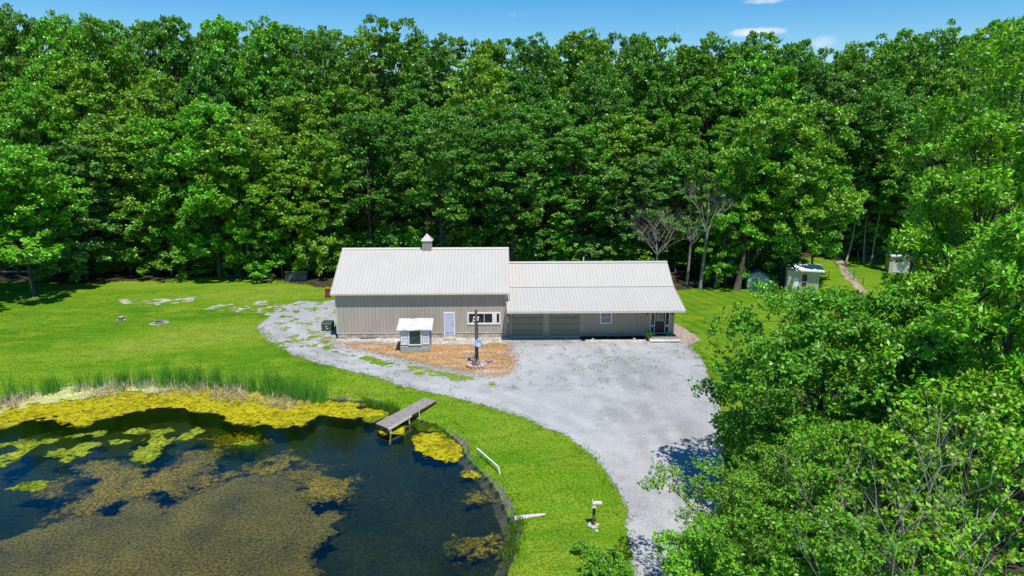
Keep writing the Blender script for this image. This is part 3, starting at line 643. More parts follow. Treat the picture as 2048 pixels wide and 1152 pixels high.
# blades helper: V-shaped leaves made of quads
def blades(base, length, width, lean, k=None, fold=0., rr=rng, bend=.3, up=None):
    n = len(base); az = rr.uniform(0, 2*math.pi, n); ln = length*rr.uniform(.6, 1.15, n); le = lean*rr.uniform(.1, 1, n)
    d = np.stack([np.cos(az)*le, np.sin(az)*le, np.ones(n)], -1); d /= np.linalg.norm(d, axis=1)[:, None]
    a2 = rr.uniform(0, 2*math.pi, n); w = np.stack([np.cos(a2), np.sin(a2), np.zeros(n)], -1)*(width*rr.uniform(.6, 1.2, n))[:, None]/2
    mid = base+d*(ln*.55)[:, None]; tip = base+d*ln[:, None]; tip[:, :2] += d[:, :2]*(ln*bend)[:, None]; tip[:, 2] -= ln*bend*le*.5
    V = np.stack([base-w, base+w, mid+w*.8, mid-w*.8, tip], 1)
    F1 = np.arange(n)[:, None]*5
    return V.reshape(-1, 3), np.concatenate([F1+np.array([[0, 1, 2, 3]])]), np.concatenate([F1+np.array([[3, 2, 4, 4]])])
def blademesh(name, base, length, width, lean, mat, parent=None, bend=.3):
    n = len(base); V, A, Bq = blades(base, length, width, lean, bend=bend)
    V = V.reshape(n, 5, 3); V6 = np.concatenate([V, V[:, 4:5]+np.array([0, 0, .002])+(V[:, 2:3]-V[:, 3:4])*.15], 1).reshape(-1, 3)
    F1 = np.arange(n)[:, None]*6
    F = np.concatenate([F1+np.array([[0, 1, 2, 3]]), F1+np.array([[3, 2, 5, 4]])])
    return npmesh(name, V6, F, mat, parent)
PP = empty('potted_plant', (12.98, 55.45, 0), 'leafy plant in a dark round pot at the left end of the porch', 'plant')
MB().tube([(0, 0, 0), (0, 0, .1), (0, 0, .34), (0, 0, .38)], [.17, .2, .27, .28], 14).build('pot', MT['pot'], PP)
blademesh('foliage', np.stack([rng.normal(0, .1, 160), rng.normal(0, .1, 160), np.full(160, .34)], -1), .62, .07, 1.1, MT['fern'], PP)
o = MB().hexa([(7.6, 55.30, 0), (12.85, 55.22, 0), (12.85, 55.36, 0), (7.6, 55.44, 0), (7.62, 55.31, .12), (12.83, 55.23, .12), (12.83, 55.35, .12), (7.62, 55.43, .12)]).build('landscape_timber', MT['old_white']); tag(o, 'long pale timber edging the dark mulch bed before the garage wing', 'timber')
for i, (x, lab) in enumerate(((8.3, 'small pale stone'), (9.6, 'small green sprig in the middle of the mulch bed'), (10.6, 'small green sprig'), (11.9, 'small white stone'))):
    if i in (0, 3): tag(MB().blob((x, 55.72, .09), (.13, .1, .09), i, 8).build('stone', MT['stone']), ('small pale stone at the garage end of the mulch bed', 'small pale stone near the potted plant in the mulch bed')[i == 3], 'stone', 'stones in the mulch bed')
    else:
        o = blademesh('seedling', np.stack([x+rng.normal(0, .04, 30), 55.85+rng.normal(0, .04, 30), np.full(30, .03)], -1), .25, .04, 1., MT['fern']); tag(o, ('small green seedling midway along the mulch bed', 'small green seedling nearer the porch in the mulch bed')[i == 2], 'plant', 'seedlings in the mulch bed')
# pump hut with the bay window
hx, hy = G(831, 704.5); s0 = 1.19
H = empty('window_shed', (hx, hy, 0), 'small shed with three bay windows and a curled pale roof on dead grass', 'shed', R(2))
mb = MB().use(MT['grey_siding']); mb.box(-s0, s0, .0, 1.75, .05, 1.98)
for k in range(5): mb.use(MT['grey_siding']).hexa([(-s0-.012, -.045, .07+k*.1), (s0+.012, -.045, .07+k*.1), (s0+.012, .01, .07+k*.1), (-s0-.012, .01, .07+k*.1), (-s0-.012, -.012, .165+k*.1), (s0+.012, -.012, .165+k*.1), (s0+.012, .01, .165+k*.1), (-s0-.012, .01, .165+k*.1)])
for k in range(19): mb.hexa([(s0-.01, .0, .07+k*.1), (s0+.045, .0, .07+k*.1), (s0+.045, 1.76, .07+k*.1), (s0-.01, 1.76, .07+k*.1), (s0-.01, .0, .165+k*.1), (s0+.012, .0, .165+k*.1), (s0+.012, 1.76, .165+k*.1), (s0-.01, 1.76, .165+k*.1)])
mb.use(MT['wood_dark']).box(-s0+.05, s0-.05, .05, 1.7, -.05, .05)
mb.build('wall', None, H)
rf = MB().use(MT['old_white'])
nx_ = 8
for i in range(nx_):
    for j in range(4):
        pass
gxs = np.linspace(-1.42, 1.42, 9); gys = np.linspace(-.30, 1.95, 6); V = []; 
for top in (0, 1):
    for a in gxs:
        for b_ in gys: V.append((a, b_, 2.0+.145*(b_+.3)+.025*math.sin(a*4+b_*3)+.02*math.sin(a*7)-(.0 if top else .07)))
F = []; nn = len(gys); off = len(gxs)*nn
for i in range(len(gxs)-1):
    for j in range(nn-1):
        a = i*nn+j; F.append((off+a, off+a+nn, off+a+nn+1, off+a+1)); F.append((a, a+1, a+nn+1, a+nn))
for i in range(len(gxs)-1):
    a = i*nn; F.append((a, a+nn, off+a+nn, off+a)); a = i*nn+nn-1; F.append((a+nn, a, off+a, off+a+nn))
for j in range(nn-1):
    a = j; F.append((a+1, a, off+a, off+a+1)); a = (len(gxs)-1)*nn+j; F.append((a, a+1, off+a+1, off+a))
rf.add(V, F); rf.build('roof', None, H)
def bay(x0, x1, z0, z1, fr, mat, mid=False, d=.07):
    w = MB().use(MT['white']); y = -.01-d
    for a in ((x0, x1, z0, z0+fr), (x0, x1, z1-fr, z1), (x0, x0+fr, z0+fr, z1-fr), (x1-fr, x1, z0+fr, z1-fr)): w.box(a[0], a[1], y, 0, a[2], a[3])
    if mid: w.box(x0+fr, x1-fr, y+.01, 0, (z0+z1)/2-.03, (z0+z1)/2+.03)
    W = w.build('window', None, H); MB().box(x0+fr, x1-fr, y+.035, -.001, z0+fr, z1-fr).build('pane', mat, W)
bay(-1.13, -.60, .68, 1.9, .06, MT['cushion'], True); bay(-.54, .54, .62, 1.95, .09, MT['glass_green'], False, .1); bay(.60, 1.13, .68, 1.9, .06, MT['cushion'], True)
# debris lying along the barn foundation
for px, py, l, rz, lab in ((736, 678, 1.3, .1, 'dark plank lying against the foundation left of the window shed'), (684, 677.5, .5, -.1, 'short dark stick at the left corner of the barn foundation')):
    x, y = G(px, py); o = MB().box(-l/2, l/2, -.05, .05, 0, .06).build('plank', MT['wood_dark']); o.location = (x, y, .035); o.rotation_euler = (0, 0, rz); tag(o, lab, 'plank')
# utility pole
ux, uy = G(953.5, 734)
U = empty('utility_pole', (ux, uy, 0), 'short weathered utility pole standing in a brick ring before the barn', 'pole')
MB().tube([(0, 0, -.1), (.01, 0, 1.5), (-.01, 0, 3.2), (-.01, 0, 4.5)], [.14, .125, .11, .10], 12).build('shaft', MT['pole'], U)
for sx, z in ((-.17, 3.95), (.17, 3.95), (.14, 3.78), (-.2, 3.72)):
    ins = MB().use(MT['white']); ins.tube([(sx*.5, -.08, z), (sx, -.14, z+.02)], .03, 6); ins.tube([(sx, -.14, z-.06), (sx, -.14, z+.08)], .055, 8); ins.build('insulator', None, U)
ins = MB().use(MT['white']); ins.tube([(-.1, -.12, 3.75), (-.25, -.15, 3.58), (-.34, -.15, 3.6)], .025, 5)
ins.build('wire_clamp', None, U)
wr_ = MB().use(MT['pole']); wr_.tube([(.1, -.1, 3.7), (.13, -.12, 2.9), (.12, -.1, 2.2), (.13, -.12, 1.2), (.13, -.12, .2)], .02, 5); wr_.tube([(.12, -.08, 1.9), (.2, -.1, 2.15)], .02, 5); wr_.tube([(-.13, 0, 1.3), (-.2, -.02, 1.36)], .03, 5); wr_.build('cable', None, U)
sdx = MB(); 
ds = MB().use(MT['dish']); nseg = 20; cdir = np.array([.10, -.62, .50]); cdir /= np.linalg.norm(cdir); ax = np.cross(cdir, (0, 0, 1)); ax /= np.linalg.norm(ax); ay = np.cross(ax, cdir)
vs = []; fs = []
for side in (0, 1):
    for r_ in (0, .14, .25, .31):
        for k in range(nseg):
            an = 2*math.pi*k/nseg; p = ax*r_*math.cos(an)+ay*r_*1.02*math.sin(an)+cdir*(r_*r_*.7-.012*side); vs.append(p)
for s_ in (0, 1):
    for i in range(3):
        for k in range(nseg):
            a = s_*4*nseg+i*nseg+k; b_ = s_*4*nseg+i*nseg+(k+1) % nseg; q = (a, b_, b_+nseg, a+nseg); fs.append(q if s_ == 0 else q[::-1])
for k in range(nseg): a = 3*nseg+k; b_ = 3*nseg+(k+1) % nseg; fs.append((a, b_, b_+4*nseg, a+4*nseg))
ds.add(vs, fs)
DI = empty('satellite_dish', (ux+.13, uy-.42, 2.02), 'round blue satellite dish bracketed to the utility pole', 'dish')
ds.build('reflector', None, DI, smooth=True)
MB().use(MT['metal']).tube([(0, .02, 0), (-.06, .2, -.02), (-.1, .33, -.02)], .025, 6).build('bracket', None, DI)
MB().use(MT['white']).tube([(0, -.02, -.3), (.04, -.30, -.12)], .012, 5).box(0, .09, -.36, -.27, -.15, -.07).build('feed_arm', None, DI)
# brick rings
def brickring(cx, cy, r, rows, n, lab, a0=0, a1=2*math.pi, cat='edging', mat2=None):
    mb = MB().use(MT['brick'])
    for j in range(rows):
        for k in range(n):
            an = a0+(a1-a0)*(k+.5*(j % 2))/n; w = (a1-a0)*r/n*.45; rr_ = random.uniform(-.02, .02)
            c, s_ = math.cos(an), math.sin(an); P = []
            for z in (j*.105+.005, j*.105+.10):
                for u, v_ in ((-w, -.09), (w, -.09), (w, .09), (-w, .09)):
                    x = (r+rr_+v_)*c-u*s_; y = (r+rr_+v_)*s_+u*c; P.append((x, y, z+random.uniform(-.008, .008)))
            mb.hexa([P[i] for i in (0, 3, 2, 1, 4, 7, 6, 5)])
    o = mb.build('brick_ring', None, None, bevel=.012); o.location = (cx, cy, .02); return tag(o, lab, cat)
br = G(953, 733)
o = brickring(br[0], br[1]+.05, .68, 2, 17, 'larger brick ring around the foot of the utility pole')
o = MB().cyl(br[0], br[1]+.05, .03, .15, .60, 20).build('planter_soil', MT['stone']); tag(o, 'pale soil filling the larger brick ring', 'soil')
br2 = G(977, 725)
o = brickring(br2[0], br2[1], .50, 1, 14, 'smaller brick ring just right of the pole')
o = MB().use(MT['stone_grey']).tube([(br2[0]-.02, br2[1]+.05, .03), (br2[0]-.02, br2[1]+.05, .16), (br2[0]-.02, br2[1]+.05, .165), (br2[0]-.02, br2[1]+.05, .08)], [.26, .36, .29, .24], 16).build('fire_bowl', None); tag(o, 'dark bowl sunk in the smaller brick ring', 'bowl')
mb = MB()
for k in range(16):
    an = random.uniform(0, 6.28); r1 = random.uniform(.12, .38)
    mb.tube([(math.cos(an)*r1, math.sin(an)*r1-.1, .1), (math.cos(an+.4)*r1*.7, math.sin(an+.4)*r1*.7-.1, random.uniform(.3, .6)), (math.cos(an+.8)*.16, math.sin(an+.8)*.16-.05, random.uniform(.5, 1.0))], [.03, .022, .01], 5)
o = mb.build('dead_vine', MT['twig']); o.location = (ux, uy, 0); tag(o, 'tangle of grey dead vine stems climbing the foot of the utility pole', 'vine')
x, y = G(937, 716); o = MB().blob((0, 0, .06), (.5, .25, .1), 8, 10).blob((.45, .05, .12), (.1, .1, .25), 9).build('shadow_heap', MT['stone_grey']); o.location = (x, y, 0); tag(o, 'dark grey heap standing in for the shadow left of the utility pole', 'heap')  # solid dark heap stands in for the dish shadow beside the pole
# green transformer
x, y, z = at(653, 665, 0); A = empty('transformer_box', (x, y, 0), 'dark green transformer box on a concrete pad by the barn corner', 'transformer', R(-4))
MB().box(-.58, .58, -.12, 1.15, .0, .11).build('pad', MT['concrete'], A, bevel=.015)
mb = MB().use(MT['green_metal']).prism([(0, .12), (.95, .12), (.95, .84), (.12, .84), (0, .70)], -.44, .44, 'x'); mb.prism([(-.02, .68), (-.02, .73), (.11, .875), (1.0, .875), (1.0, .84), (.13, .84)], -.46, .46, 'x')
mb.build('cabinet', None, A, bevel=.012); MB().use(MT['white']).box(-.03, .08, -.012, -.001, .52, .62).build('warning_label', None, A); MB().use(MT['white']).box(.05, .17, -.012, -.001, .34, .42).build('warning_label', None, A); MB().use(MT['metal']).box(-.1, .0, -.03, -.001, .25, .3).build('handle', None, A)
# red burn barrel
x, y, z = at(656.5, 594.5, 0); o = MB().use(MT['red'])
pts = [(0, .30), (.04, .31), (.28, .30), (.30, .325), (.33, .30), (.58, .30), (.60, .325), (.63, .30), (.86, .30), (.88, .32)]
o.tube([(0, 0, p[0]) for p in pts], [p[1] for p in pts], 18); o.use(MT['black']).cyl(0, 0, .881, .886, .26, 16); o = o.build('barrel', None); o.location = (x, y, 0); tag(o, 'red steel barrel on the grass behind the left barn corner', 'barrel')
# lawn stump and fire ring
x, y, z = at(243, 640); S = MB().use(MT['pole']).tube([(0, 0, -.05), (0, 0, .1), (0, 0, .32)], [.36, .27, .25], 10); S.use(MT['stone']).cyl(0, 0, .32, .325, .24, 10).blob((-.3, -.2, .05), (.14, .1, .08), 4).blob((.35, -.12, .05), (.1, .1, .08), 5)
o = S.build('tree_stump', None); o.location = (x, y, z); tag(o, 'low grey tree stump alone on the left lawn', 'stump')
mb = MB().use(MT['stone_grey'])
for k in range(11): an = 2*math.pi*k/11; mb.blob((.42*math.cos(an), .42*math.sin(an), .07), (.13, .11, .10), k, 8, .3)
mb.use(MT['stone_grey']).cyl(0, 0, 0, .04, .36, 14); mb.use(MT['wood_dark']).tube([(-.4, .1, .1), (.35, -.05, .16)], .05, 6)
o = mb.build('fire_ring', None); o.location = (FR_[0], FR_[1], T1(*FR_)+.01); tag(o, 'ring of grey stones on a bald patch of the left lawn', 'fire pit')

# ---------------------------------------------------------------- dock and pond side things
DZ = -.02
c = [np.array(at(*p, z_)) for p, z_ in (((751, 846.5), -.10), ((777, 857), -.10), ((873, 801), .04), ((848, 796), .04))]
DK = empty('dock', tuple(c[0]*.5+c[2]*.5), 'weathered grey plank dock reaching from the lawn over the pond', 'dock'); o0 = np.array(DK.location)
Lp = [q-o0 for q in c]; n = 34; mb = MB().use(MT['wood_grey'])
for i in range(n):
    f0, f1 = (i+.06)/n, (i+.94)/n
    j_ = random.uniform(-.03, .03)
    a, b_ = Lp[0]*(1-f0)+Lp[3]*f0, Lp[0]*(1-f1)+Lp[3]*f1; d_, e_ = Lp[1]*(1-f0)+Lp[2]*f0, Lp[1]*(1-f1)+Lp[2]*f1
    t_ = (d_-a)/np.linalg.norm(d_-a)*j_; a, b_, d_, e_ = a+t_, b_+t_, d_+t_, e_+t_
    dn = np.array([0, 0, -.04]); mb.hexa([a+dn, d_+dn, e_+dn, b_+dn, a, d_, e_, b_])
mb.build('deck', None, DK)
mb = MB().use(MT['wood_dark'])
for u in (.06, .94):
    a = Lp[0]*(1-u)+Lp[1]*u; b_ = Lp[3]*(1-u)+Lp[2]*u; s_ = (Lp[1]-Lp[0]); s_ = s_/np.linalg.norm(s_)*.04
    dn = np.array([0, 0, -.20]); up = np.array([0, 0, -.045]); mb.hexa([a-s_+dn, a+s_+dn, b_+s_+dn, b_-s_+dn, a-s_+up, a+s_+up, b_+s_+up, b_-s_+up])
mb.build('beams', None, DK)
mb = MB().use(MT['old_white']); a, b_ = Lp[1], Lp[1]*.55+Lp[2]*.45; s_ = (Lp[1]-Lp[0])/np.linalg.norm(Lp[1]-Lp[0])*.03
mb.hexa([a+np.array([0, 0, -.13]), a+s_+np.array([0, 0, -.13]), b_+s_+np.array([0, 0, -.13]), b_+np.array([0, 0, -.13]), a+np.array([0, 0, .015]), a+s_+np.array([0, 0, .015]), b_+s_+np.array([0, 0, .015]), b_+np.array([0, 0, .015])]); mb.build('edge_board', None, DK)
for u, v_, r_, top in ((.08, .03, .05, -.05), (.55, .03, .05, -.05), (.95, .06, .055, -.05), (.95, .42, .05, -.05), (1.06, .60, .035, .62), (.08, .45, .05, -.05)):
    p = (Lp[0]*(1-u)+Lp[1]*u)*(1-v_)+(Lp[3]*(1-u)+Lp[2]*u)*v_; lean = .10 if (u == .95 and v_ < .1) else 0
    MB().tube([(p[0]-lean, p[1]-lean, WZ-.7-o0[2]), (p[0], p[1], p[2]+top)], r_, 8).build('post', MT['old_white'] if u > .9 else MT['wood_dark'], DK)
# white pipe rail
a = np.array(at(955, 908)); b_ = np.array(at(999, 947)); RL = empty('pipe_rail', tuple(a), 'low white pipe rail standing on the grass above the pond', 'rail'); d_ = b_-a
MB().tube([(0, 0, .34), tuple(d_*.35+np.array([0, 0, .34])), tuple(d_*.97+np.array([0, 0, .34]))], .038, 8).build('bar', MT['white'], RL)
MB().tube([(0, 0, -.05), (.02, .02, .36)], .03, 8).build('leg', MT['white'], RL); MB().tube([tuple(d_*1.02+np.array([0, 0, -.05])), tuple(d_*.95+np.array([0, 0, .36]))], .035, 8).build('leg', MT['white'], RL)
MB().tube([tuple(d_*.12+np.array([-.01, 0, -.03])), tuple(d_*.12+np.array([0, 0, .34]))], .025, 8).build('leg', MT['white'], RL)
# white board
a = np.array(at(1030, 1046)); b_ = np.array(at(1091, 1033)); o0 = a.copy(); d_ = b_-a; s_ = np.array([-d_[1], d_[0], 0])/np.linalg.norm(d_)
mb = MB().use(MT['old_white']); w0, w1 = .30, .13
q = [np.zeros(3)+np.array([0, 0, .12]), d_+np.array([0, 0, .06]), d_+s_*w1+np.array([0, 0, .06]), s_*w0+np.array([0, 0, .16])]
mb.hexa(q+[p+np.array([0, 0, .045]) for p in q]); BD = empty('white_board', tuple(o0), 'white tapering plank propped on the grass at the pond edge', 'board'); mb.build('plank', None, BD)
MB().use(MT['wood_dark']).box(.06, .14, .04, .26, -.12, .125).build('block', None, BD)
# bird-feeder like post
x, y, z = at(1186.5, 1052); PO = empty('yard_post', (x, y, z), 'grey post with a pale head and white stones at its foot beside the drive', 'post')
MB().use(MT['pole']).tube([(0, 0, -.1), (.01, .0, .95)], .055, 10).build('shaft', None, PO); MB().use(MT['black']).tube([(.012, 0, .62), (.012, 0, .94)], .068, 10).build('sleeve', None, PO)
MB().use(MT['white']).prism([(-.07, -.09), (.09, -.09), (.09, .09), (-.07, .09)], .94, 1.12, 'z').build('box_head', None, PO, bevel=.01); MB().use(MT['old_white']).box(-.08, .36, -.11, .11, 1.14, 1.2).box(-.09, -.055, -.1, .1, 1.12, 1.33).build('tray', None, PO, bevel=.006)
for k, (sx, sy, sr, lab) in enumerate(((-.17, -.05, .13, 'white stone left of the foot of the yard post'), (.18, .02, .12, 'white stone right of the foot of the yard post'), (.02, -.17, .14, 'white stone right before the foot of the yard post'), (.08, -.45, .11, 'white stone lying a little apart in front of the yard post'), (-.1, .16, .1, 'white stone behind the foot of the yard post'))):
    o = MB().blob((0, 0, sr*.35), (sr, sr*.8, sr*.6), 20+k, 8, .2).build('stone', MT['stone']); o.location = (x+sx, y+sy, z); tag(o, lab, 'stone', 'stones round the yard post')

# ---------------------------------------------------------------- sheds on the right
x, y, z = at(1514.5, 581); S = empty('plastic_shed', (x, y, z), 'blue grey plastic shed with a gabled roof under the trees', 'shed', R(-13))
mb = MB().use(MT['shed_blue']); mb.prism([(-1.12, 0), (1.12, 0), (1.12, 1.55), (0, 2.15), (-1.12, 1.55)], 0, 2.2, 'y'); mb.build('wall', None, S)
mb = MB().use(MT['shed_blue'])
for sx in (-1, 1):
    mb.box(min(sx*.02, sx*.72), max(sx*.02, sx*.72), -.03, -.002, .08, 1.75)
    for k in range(2): mb.box(min(sx*.12, sx*.62), max(sx*.12, sx*.62), -.045, -.031, .2+k*.8, .85+k*.8)
DR = mb.build('door', None, S); MB().use(MT['black']).box(.04, .12, -.06, -.031, .95, 1.15).build('handle', None, DR)
mb = MB().use(MT['shed_roof'])
for s_ in (-1, 1): mb.add([(0, -.15, 2.16), (s_*1.25, -.15, 1.50), (s_*1.25, 2.35, 1.50), (0, 2.35, 2.16), (0, -.15, 2.24), (s_*1.27, -.15, 1.57), (s_*1.27, 2.35, 1.57), (0, 2.35, 2.24)], [(0, 1, 5, 4), (1, 2, 6, 5), (2, 3, 7, 6), (4, 5, 6, 7), (0, 3, 2, 1)])
mb.build('roof', None, S)
mb = MB().use(MT['white']); mb.box(-1.16, 1.16, -.04, -.003, 0, .06); mb.build('sill', None, S)
x, y, z = at(1606, 583); K = empty('chicken_coop', (x, y, z), 'cream boarded coop with a flat white roof behind the big oak', 'coop', R(-18))
mb = MB().use(MT['coop']); mb.box(-1.85, 1.55, 0, 2.6, 0, 2.35); mb.use(MT['siding_rib'])
for k in range(16): mb.box(-1.8+k*.22, -1.78+k*.22, -.012, .002, .1, 2.3)
mb.build('wall', None, K)
MB().use(MT['white']).hexa([(-1.0, -.5, 2.38), (1.95, -.5, 2.38), (1.95, 2.8, 2.55), (-1.0, 2.8, 2.55), (-1.0, -.5, 2.5), (1.95, -.5, 2.5), (1.95, 2.8, 2.67), (-1.0, 2.8, 2.67)]).build('roof', None, K)
MB().use(MT['white']).box(-1.15, -.55, -.05, -.013, .15, 1.55).build('door', None, K)
mb = MB().use(MT['wood_dark']); mb.box(-.3, .35, -.03, -.013, .25, 2.0); mb.use(MT['coop']); mb.box(-.32, -.24, -.06, -.031, .2, 2.05); mb.box(.3, .38, -.06, -.031, .2, 2.05); mb.box(-.24, .3, -.06, -.031, 1.1, 1.18); mb.box(-.24, .3, -.06, -.031, 1.97, 2.05); mb.build('screen_door', None, K)
MB().use(MT['stone']).box(-1.2, .5, -.6, -.06, 0, .12).build('step', None, K)
x, y, z = at(1797, 546); K = empty('garden_shed', (x, y, z), 'small cream shed with a white sloping roof alone on the far lawn', 'shed', R(-16))
mb = MB().use(MT['coop']); mb.prism([(0, 0), (2.0, 0), (2.0, 1.9), (0, 2.05)], -1.15, 1.15, 'x'); mb.build('wall', None, K)
MB().use(MT['white']).hexa([(-1.3, -.25, 2.09), (1.3, -.25, 2.09), (1.3, 2.2, 1.9), (-1.3, 2.2, 1.9), (-1.3, -.25, 2.19), (1.3, -.25, 2.19), (1.3, 2.2, 2.0), (-1.3, 2.2, 2.0)]).build('roof', None, K)
mb = MB().use(MT['old_white']); mb.box(-.75, .35, -.03, -.002, .08, 1.72); DR = mb.build('door', None, K); MB().box(-.5, .2, -.045, -.031, 1.42, 1.66).build('window', MT['glass'], DR)
# fence posts and saplings
fp = [(1668, 521, 503, .05), (1689.6, 541, 521, .05), (1707, 560, 538, .045), (1714, 523, 501, .05), (1726, 569, 556, .05), (1763, 523, 501, .05), (1661, 514, 501, .045), (1808, 582, 563, .13), (1656, 560, 540, .04), (1752, 514, 503, .04)]
lab = ['slim grey post standing first left of the leaning sapling', 'slim grey post at the head of the dirt path', 'dark thin post beside the middle of the dirt path', 'slim grey post between two saplings at the wood edge', 'short dark post near the lower end of the dirt path', 'slim grey post right of the saplings, left of the small cream shed', 'faint slim post farthest left at the wood edge', 'thick brown timber post below the small cream shed', 'thin dark post right beside the coop', 'faint slim post behind the rightmost sapling']
FPS = []
for (px, pb, pt, r_), lb in zip(fp, lab):
    x, y, z = at(px, pb); h = zat(pt, px, math.hypot(x, y))-z; FPS.append((x, y, z, h))
    o = MB().tube([(0, 0, -.2), (.02, 0, h)], r_, 6).build('fence_post', MT['pole'] if r_ < .1 else MT['wood_dark']); o.location = (x, y, z); tag(o, lb, 'post', 'posts around the far lawn')
def wire(a, b_, hs, lab):
    mb = MB().use(MT['metal']); (x0, y0, z0, _), (x1, y1, z1, _) = FPS[a], FPS[b_]
    for h in hs: mb.tube([(x0, y0, z0+h), (x1, y1, z1+h)], .012, 4)
    n = int(math.hypot(x1-x0, y1-y0)/.3)
    for k in range(1, n): f = k/n; mb.tube([(x0+(x1-x0)*f, y0+(y1-y0)*f, z0+(z1-z0)*f+.03), (x0+(x1-x0)*f, y0+(y1-y0)*f, z0+(z1-z0)*f+hs[-1])], .006, 3)
    tag(mb.build('wire_fence', None), lab, 'fence')
wire(0, 1, (.1, .4, .7, 1.0), 'wire netting running back from the head of the dirt path'); wire(1, 2, (.1, .4, .7, 1.0), 'wire netting along the upper dirt path'); wire(2, 4, (.1, .4, .7), 'wire netting along the lower dirt path')
wire(3, 5, (.1, .4, .7, 1.0), 'wire netting strung at the wood edge left of the small cream shed')
# things under the trees at the back left
x, y, z = at(565, 556); o = MB().tube([(0, 0, -.1), (0, 0, 1.5)], .09, 8).build('wooden_post', MT['pole']); o.location = (x, y, z); tag(o, 'bare upright post at the wood edge left of the log rack', 'post')
x, y, z = at(592, 561); K = empty('log_rack', (x, y, z), 'log rack of firewood between rails at the wood edge', 'log rack')
mb = MB().use(MT['twig']); mb.tube([(-1.3, 0, 1.05), (1.5, 0, 1.05)], .06, 6); mb.tube([(-1.2, .1, .8), (1.3, .1, .82)], .05, 6); mb.build('rail', None, K)
for sx in (-1.2, 1.3): MB().use(MT['pole']).tube([(sx, .05, -.1), (sx, .05, 1.15)], .07, 6).build('upright', None, K)
mb = MB().use(MT['bark_pale'])
for j in range(4):
    for k in range(12): mb.tube([(-1.1+k*.2+.1*(j % 2), -.2+random.uniform(-.03, .03), .1+j*.17), (-1.1+k*.2+.1*(j % 2), .35, .1+j*.17)], .088, 7)
mb.build('firewood', None, K)
x, y, z = at(528, 567); K = empty('picnic_bench', (x, y, z), 'low weathered bench in the shade before the log pile', 'bench')
MB().use(MT['pole']).box(-1.0, 1.0, -.15, .02, .38, .43).box(-1.0, 1.0, .06, .24, .38, .43).build('seat', None, K)
for sx in (-.8, .8): MB().use(MT['wood_dark']).box(sx-.05, sx+.05, -.1, .2, -.03, .38).build('leg', None, K)
x, y, z = at(507, 556)
mb = MB().use(MT['bark'])
for k in range(34): a = random.uniform(0, 3.14); cx_, cy_ = random.gauss(0, 1.1), random.gauss(0, .4); l = random.uniform(.25, .9); zz = random.uniform(.08, .5); mb.tube([(cx_-l*math.cos(a), cy_-l*math.sin(a)*.5, zz), (cx_+l*math.cos(a), cy_+l*math.sin(a)*.5, zz+random.uniform(-.1, .15))], random.uniform(.06, .13), 6)
o = mb.build('log_pile', None); o.location = (x, y, z); tag(o, 'loose pile of logs and branches in the shade at the wood edge', 'log pile')
x, y, z = at(40, 548); o = MB().tube([(-5, -.4, .2), (-2, .1, .3), (2.2, .3, .25), (5.5, 1.0, .2)], [.16, .15, .12, .06], 7).build('fallen_log', MT['twig']); o.location = (x, y, z); tag(o, 'long pale fallen log at the far left wood edge', 'log')

# ---------------------------------------------------------------- trees
def unit(v): return v/(np.linalg.norm(v, axis=-1, keepdims=True)+1e-9)
def rosettes(tips, dirs, per, L, Wd, rr, droop=.25, spread=.9):
    n = len(tips); T_ = np.repeat(tips, per, 0); D = np.repeat(dirs, per, 0); k = len(T_)
    r = unit(rr.normal(0, 1, (k, 3))); l = unit(D*rr.uniform(.1, .8, (k, 1))+r*spread+np.array([0, 0, -droop]))
    nrm = unit(D*.6+np.array([0, 0, .75])+rr.normal(0, .48, (k, 3)))
    w = unit(np.cross(l, nrm)); nn = np.cross(w, l)
    ln = (L*rr.uniform(.65, 1.25, k))[:, None]; wd = (Wd*rr.uniform(.7, 1.25, k))[:, None]
    b = T_+l*ln*.12
    V = np.stack([b, b+l*ln*.45+w*wd*.5-nn*wd*.10, b+l*ln-nn*ln*.12, b+l*ln*.5-w*wd*.5-nn*wd*.10], 1).reshape(-1, 3)
    return V, np.arange(k*4).reshape(-1, 4)
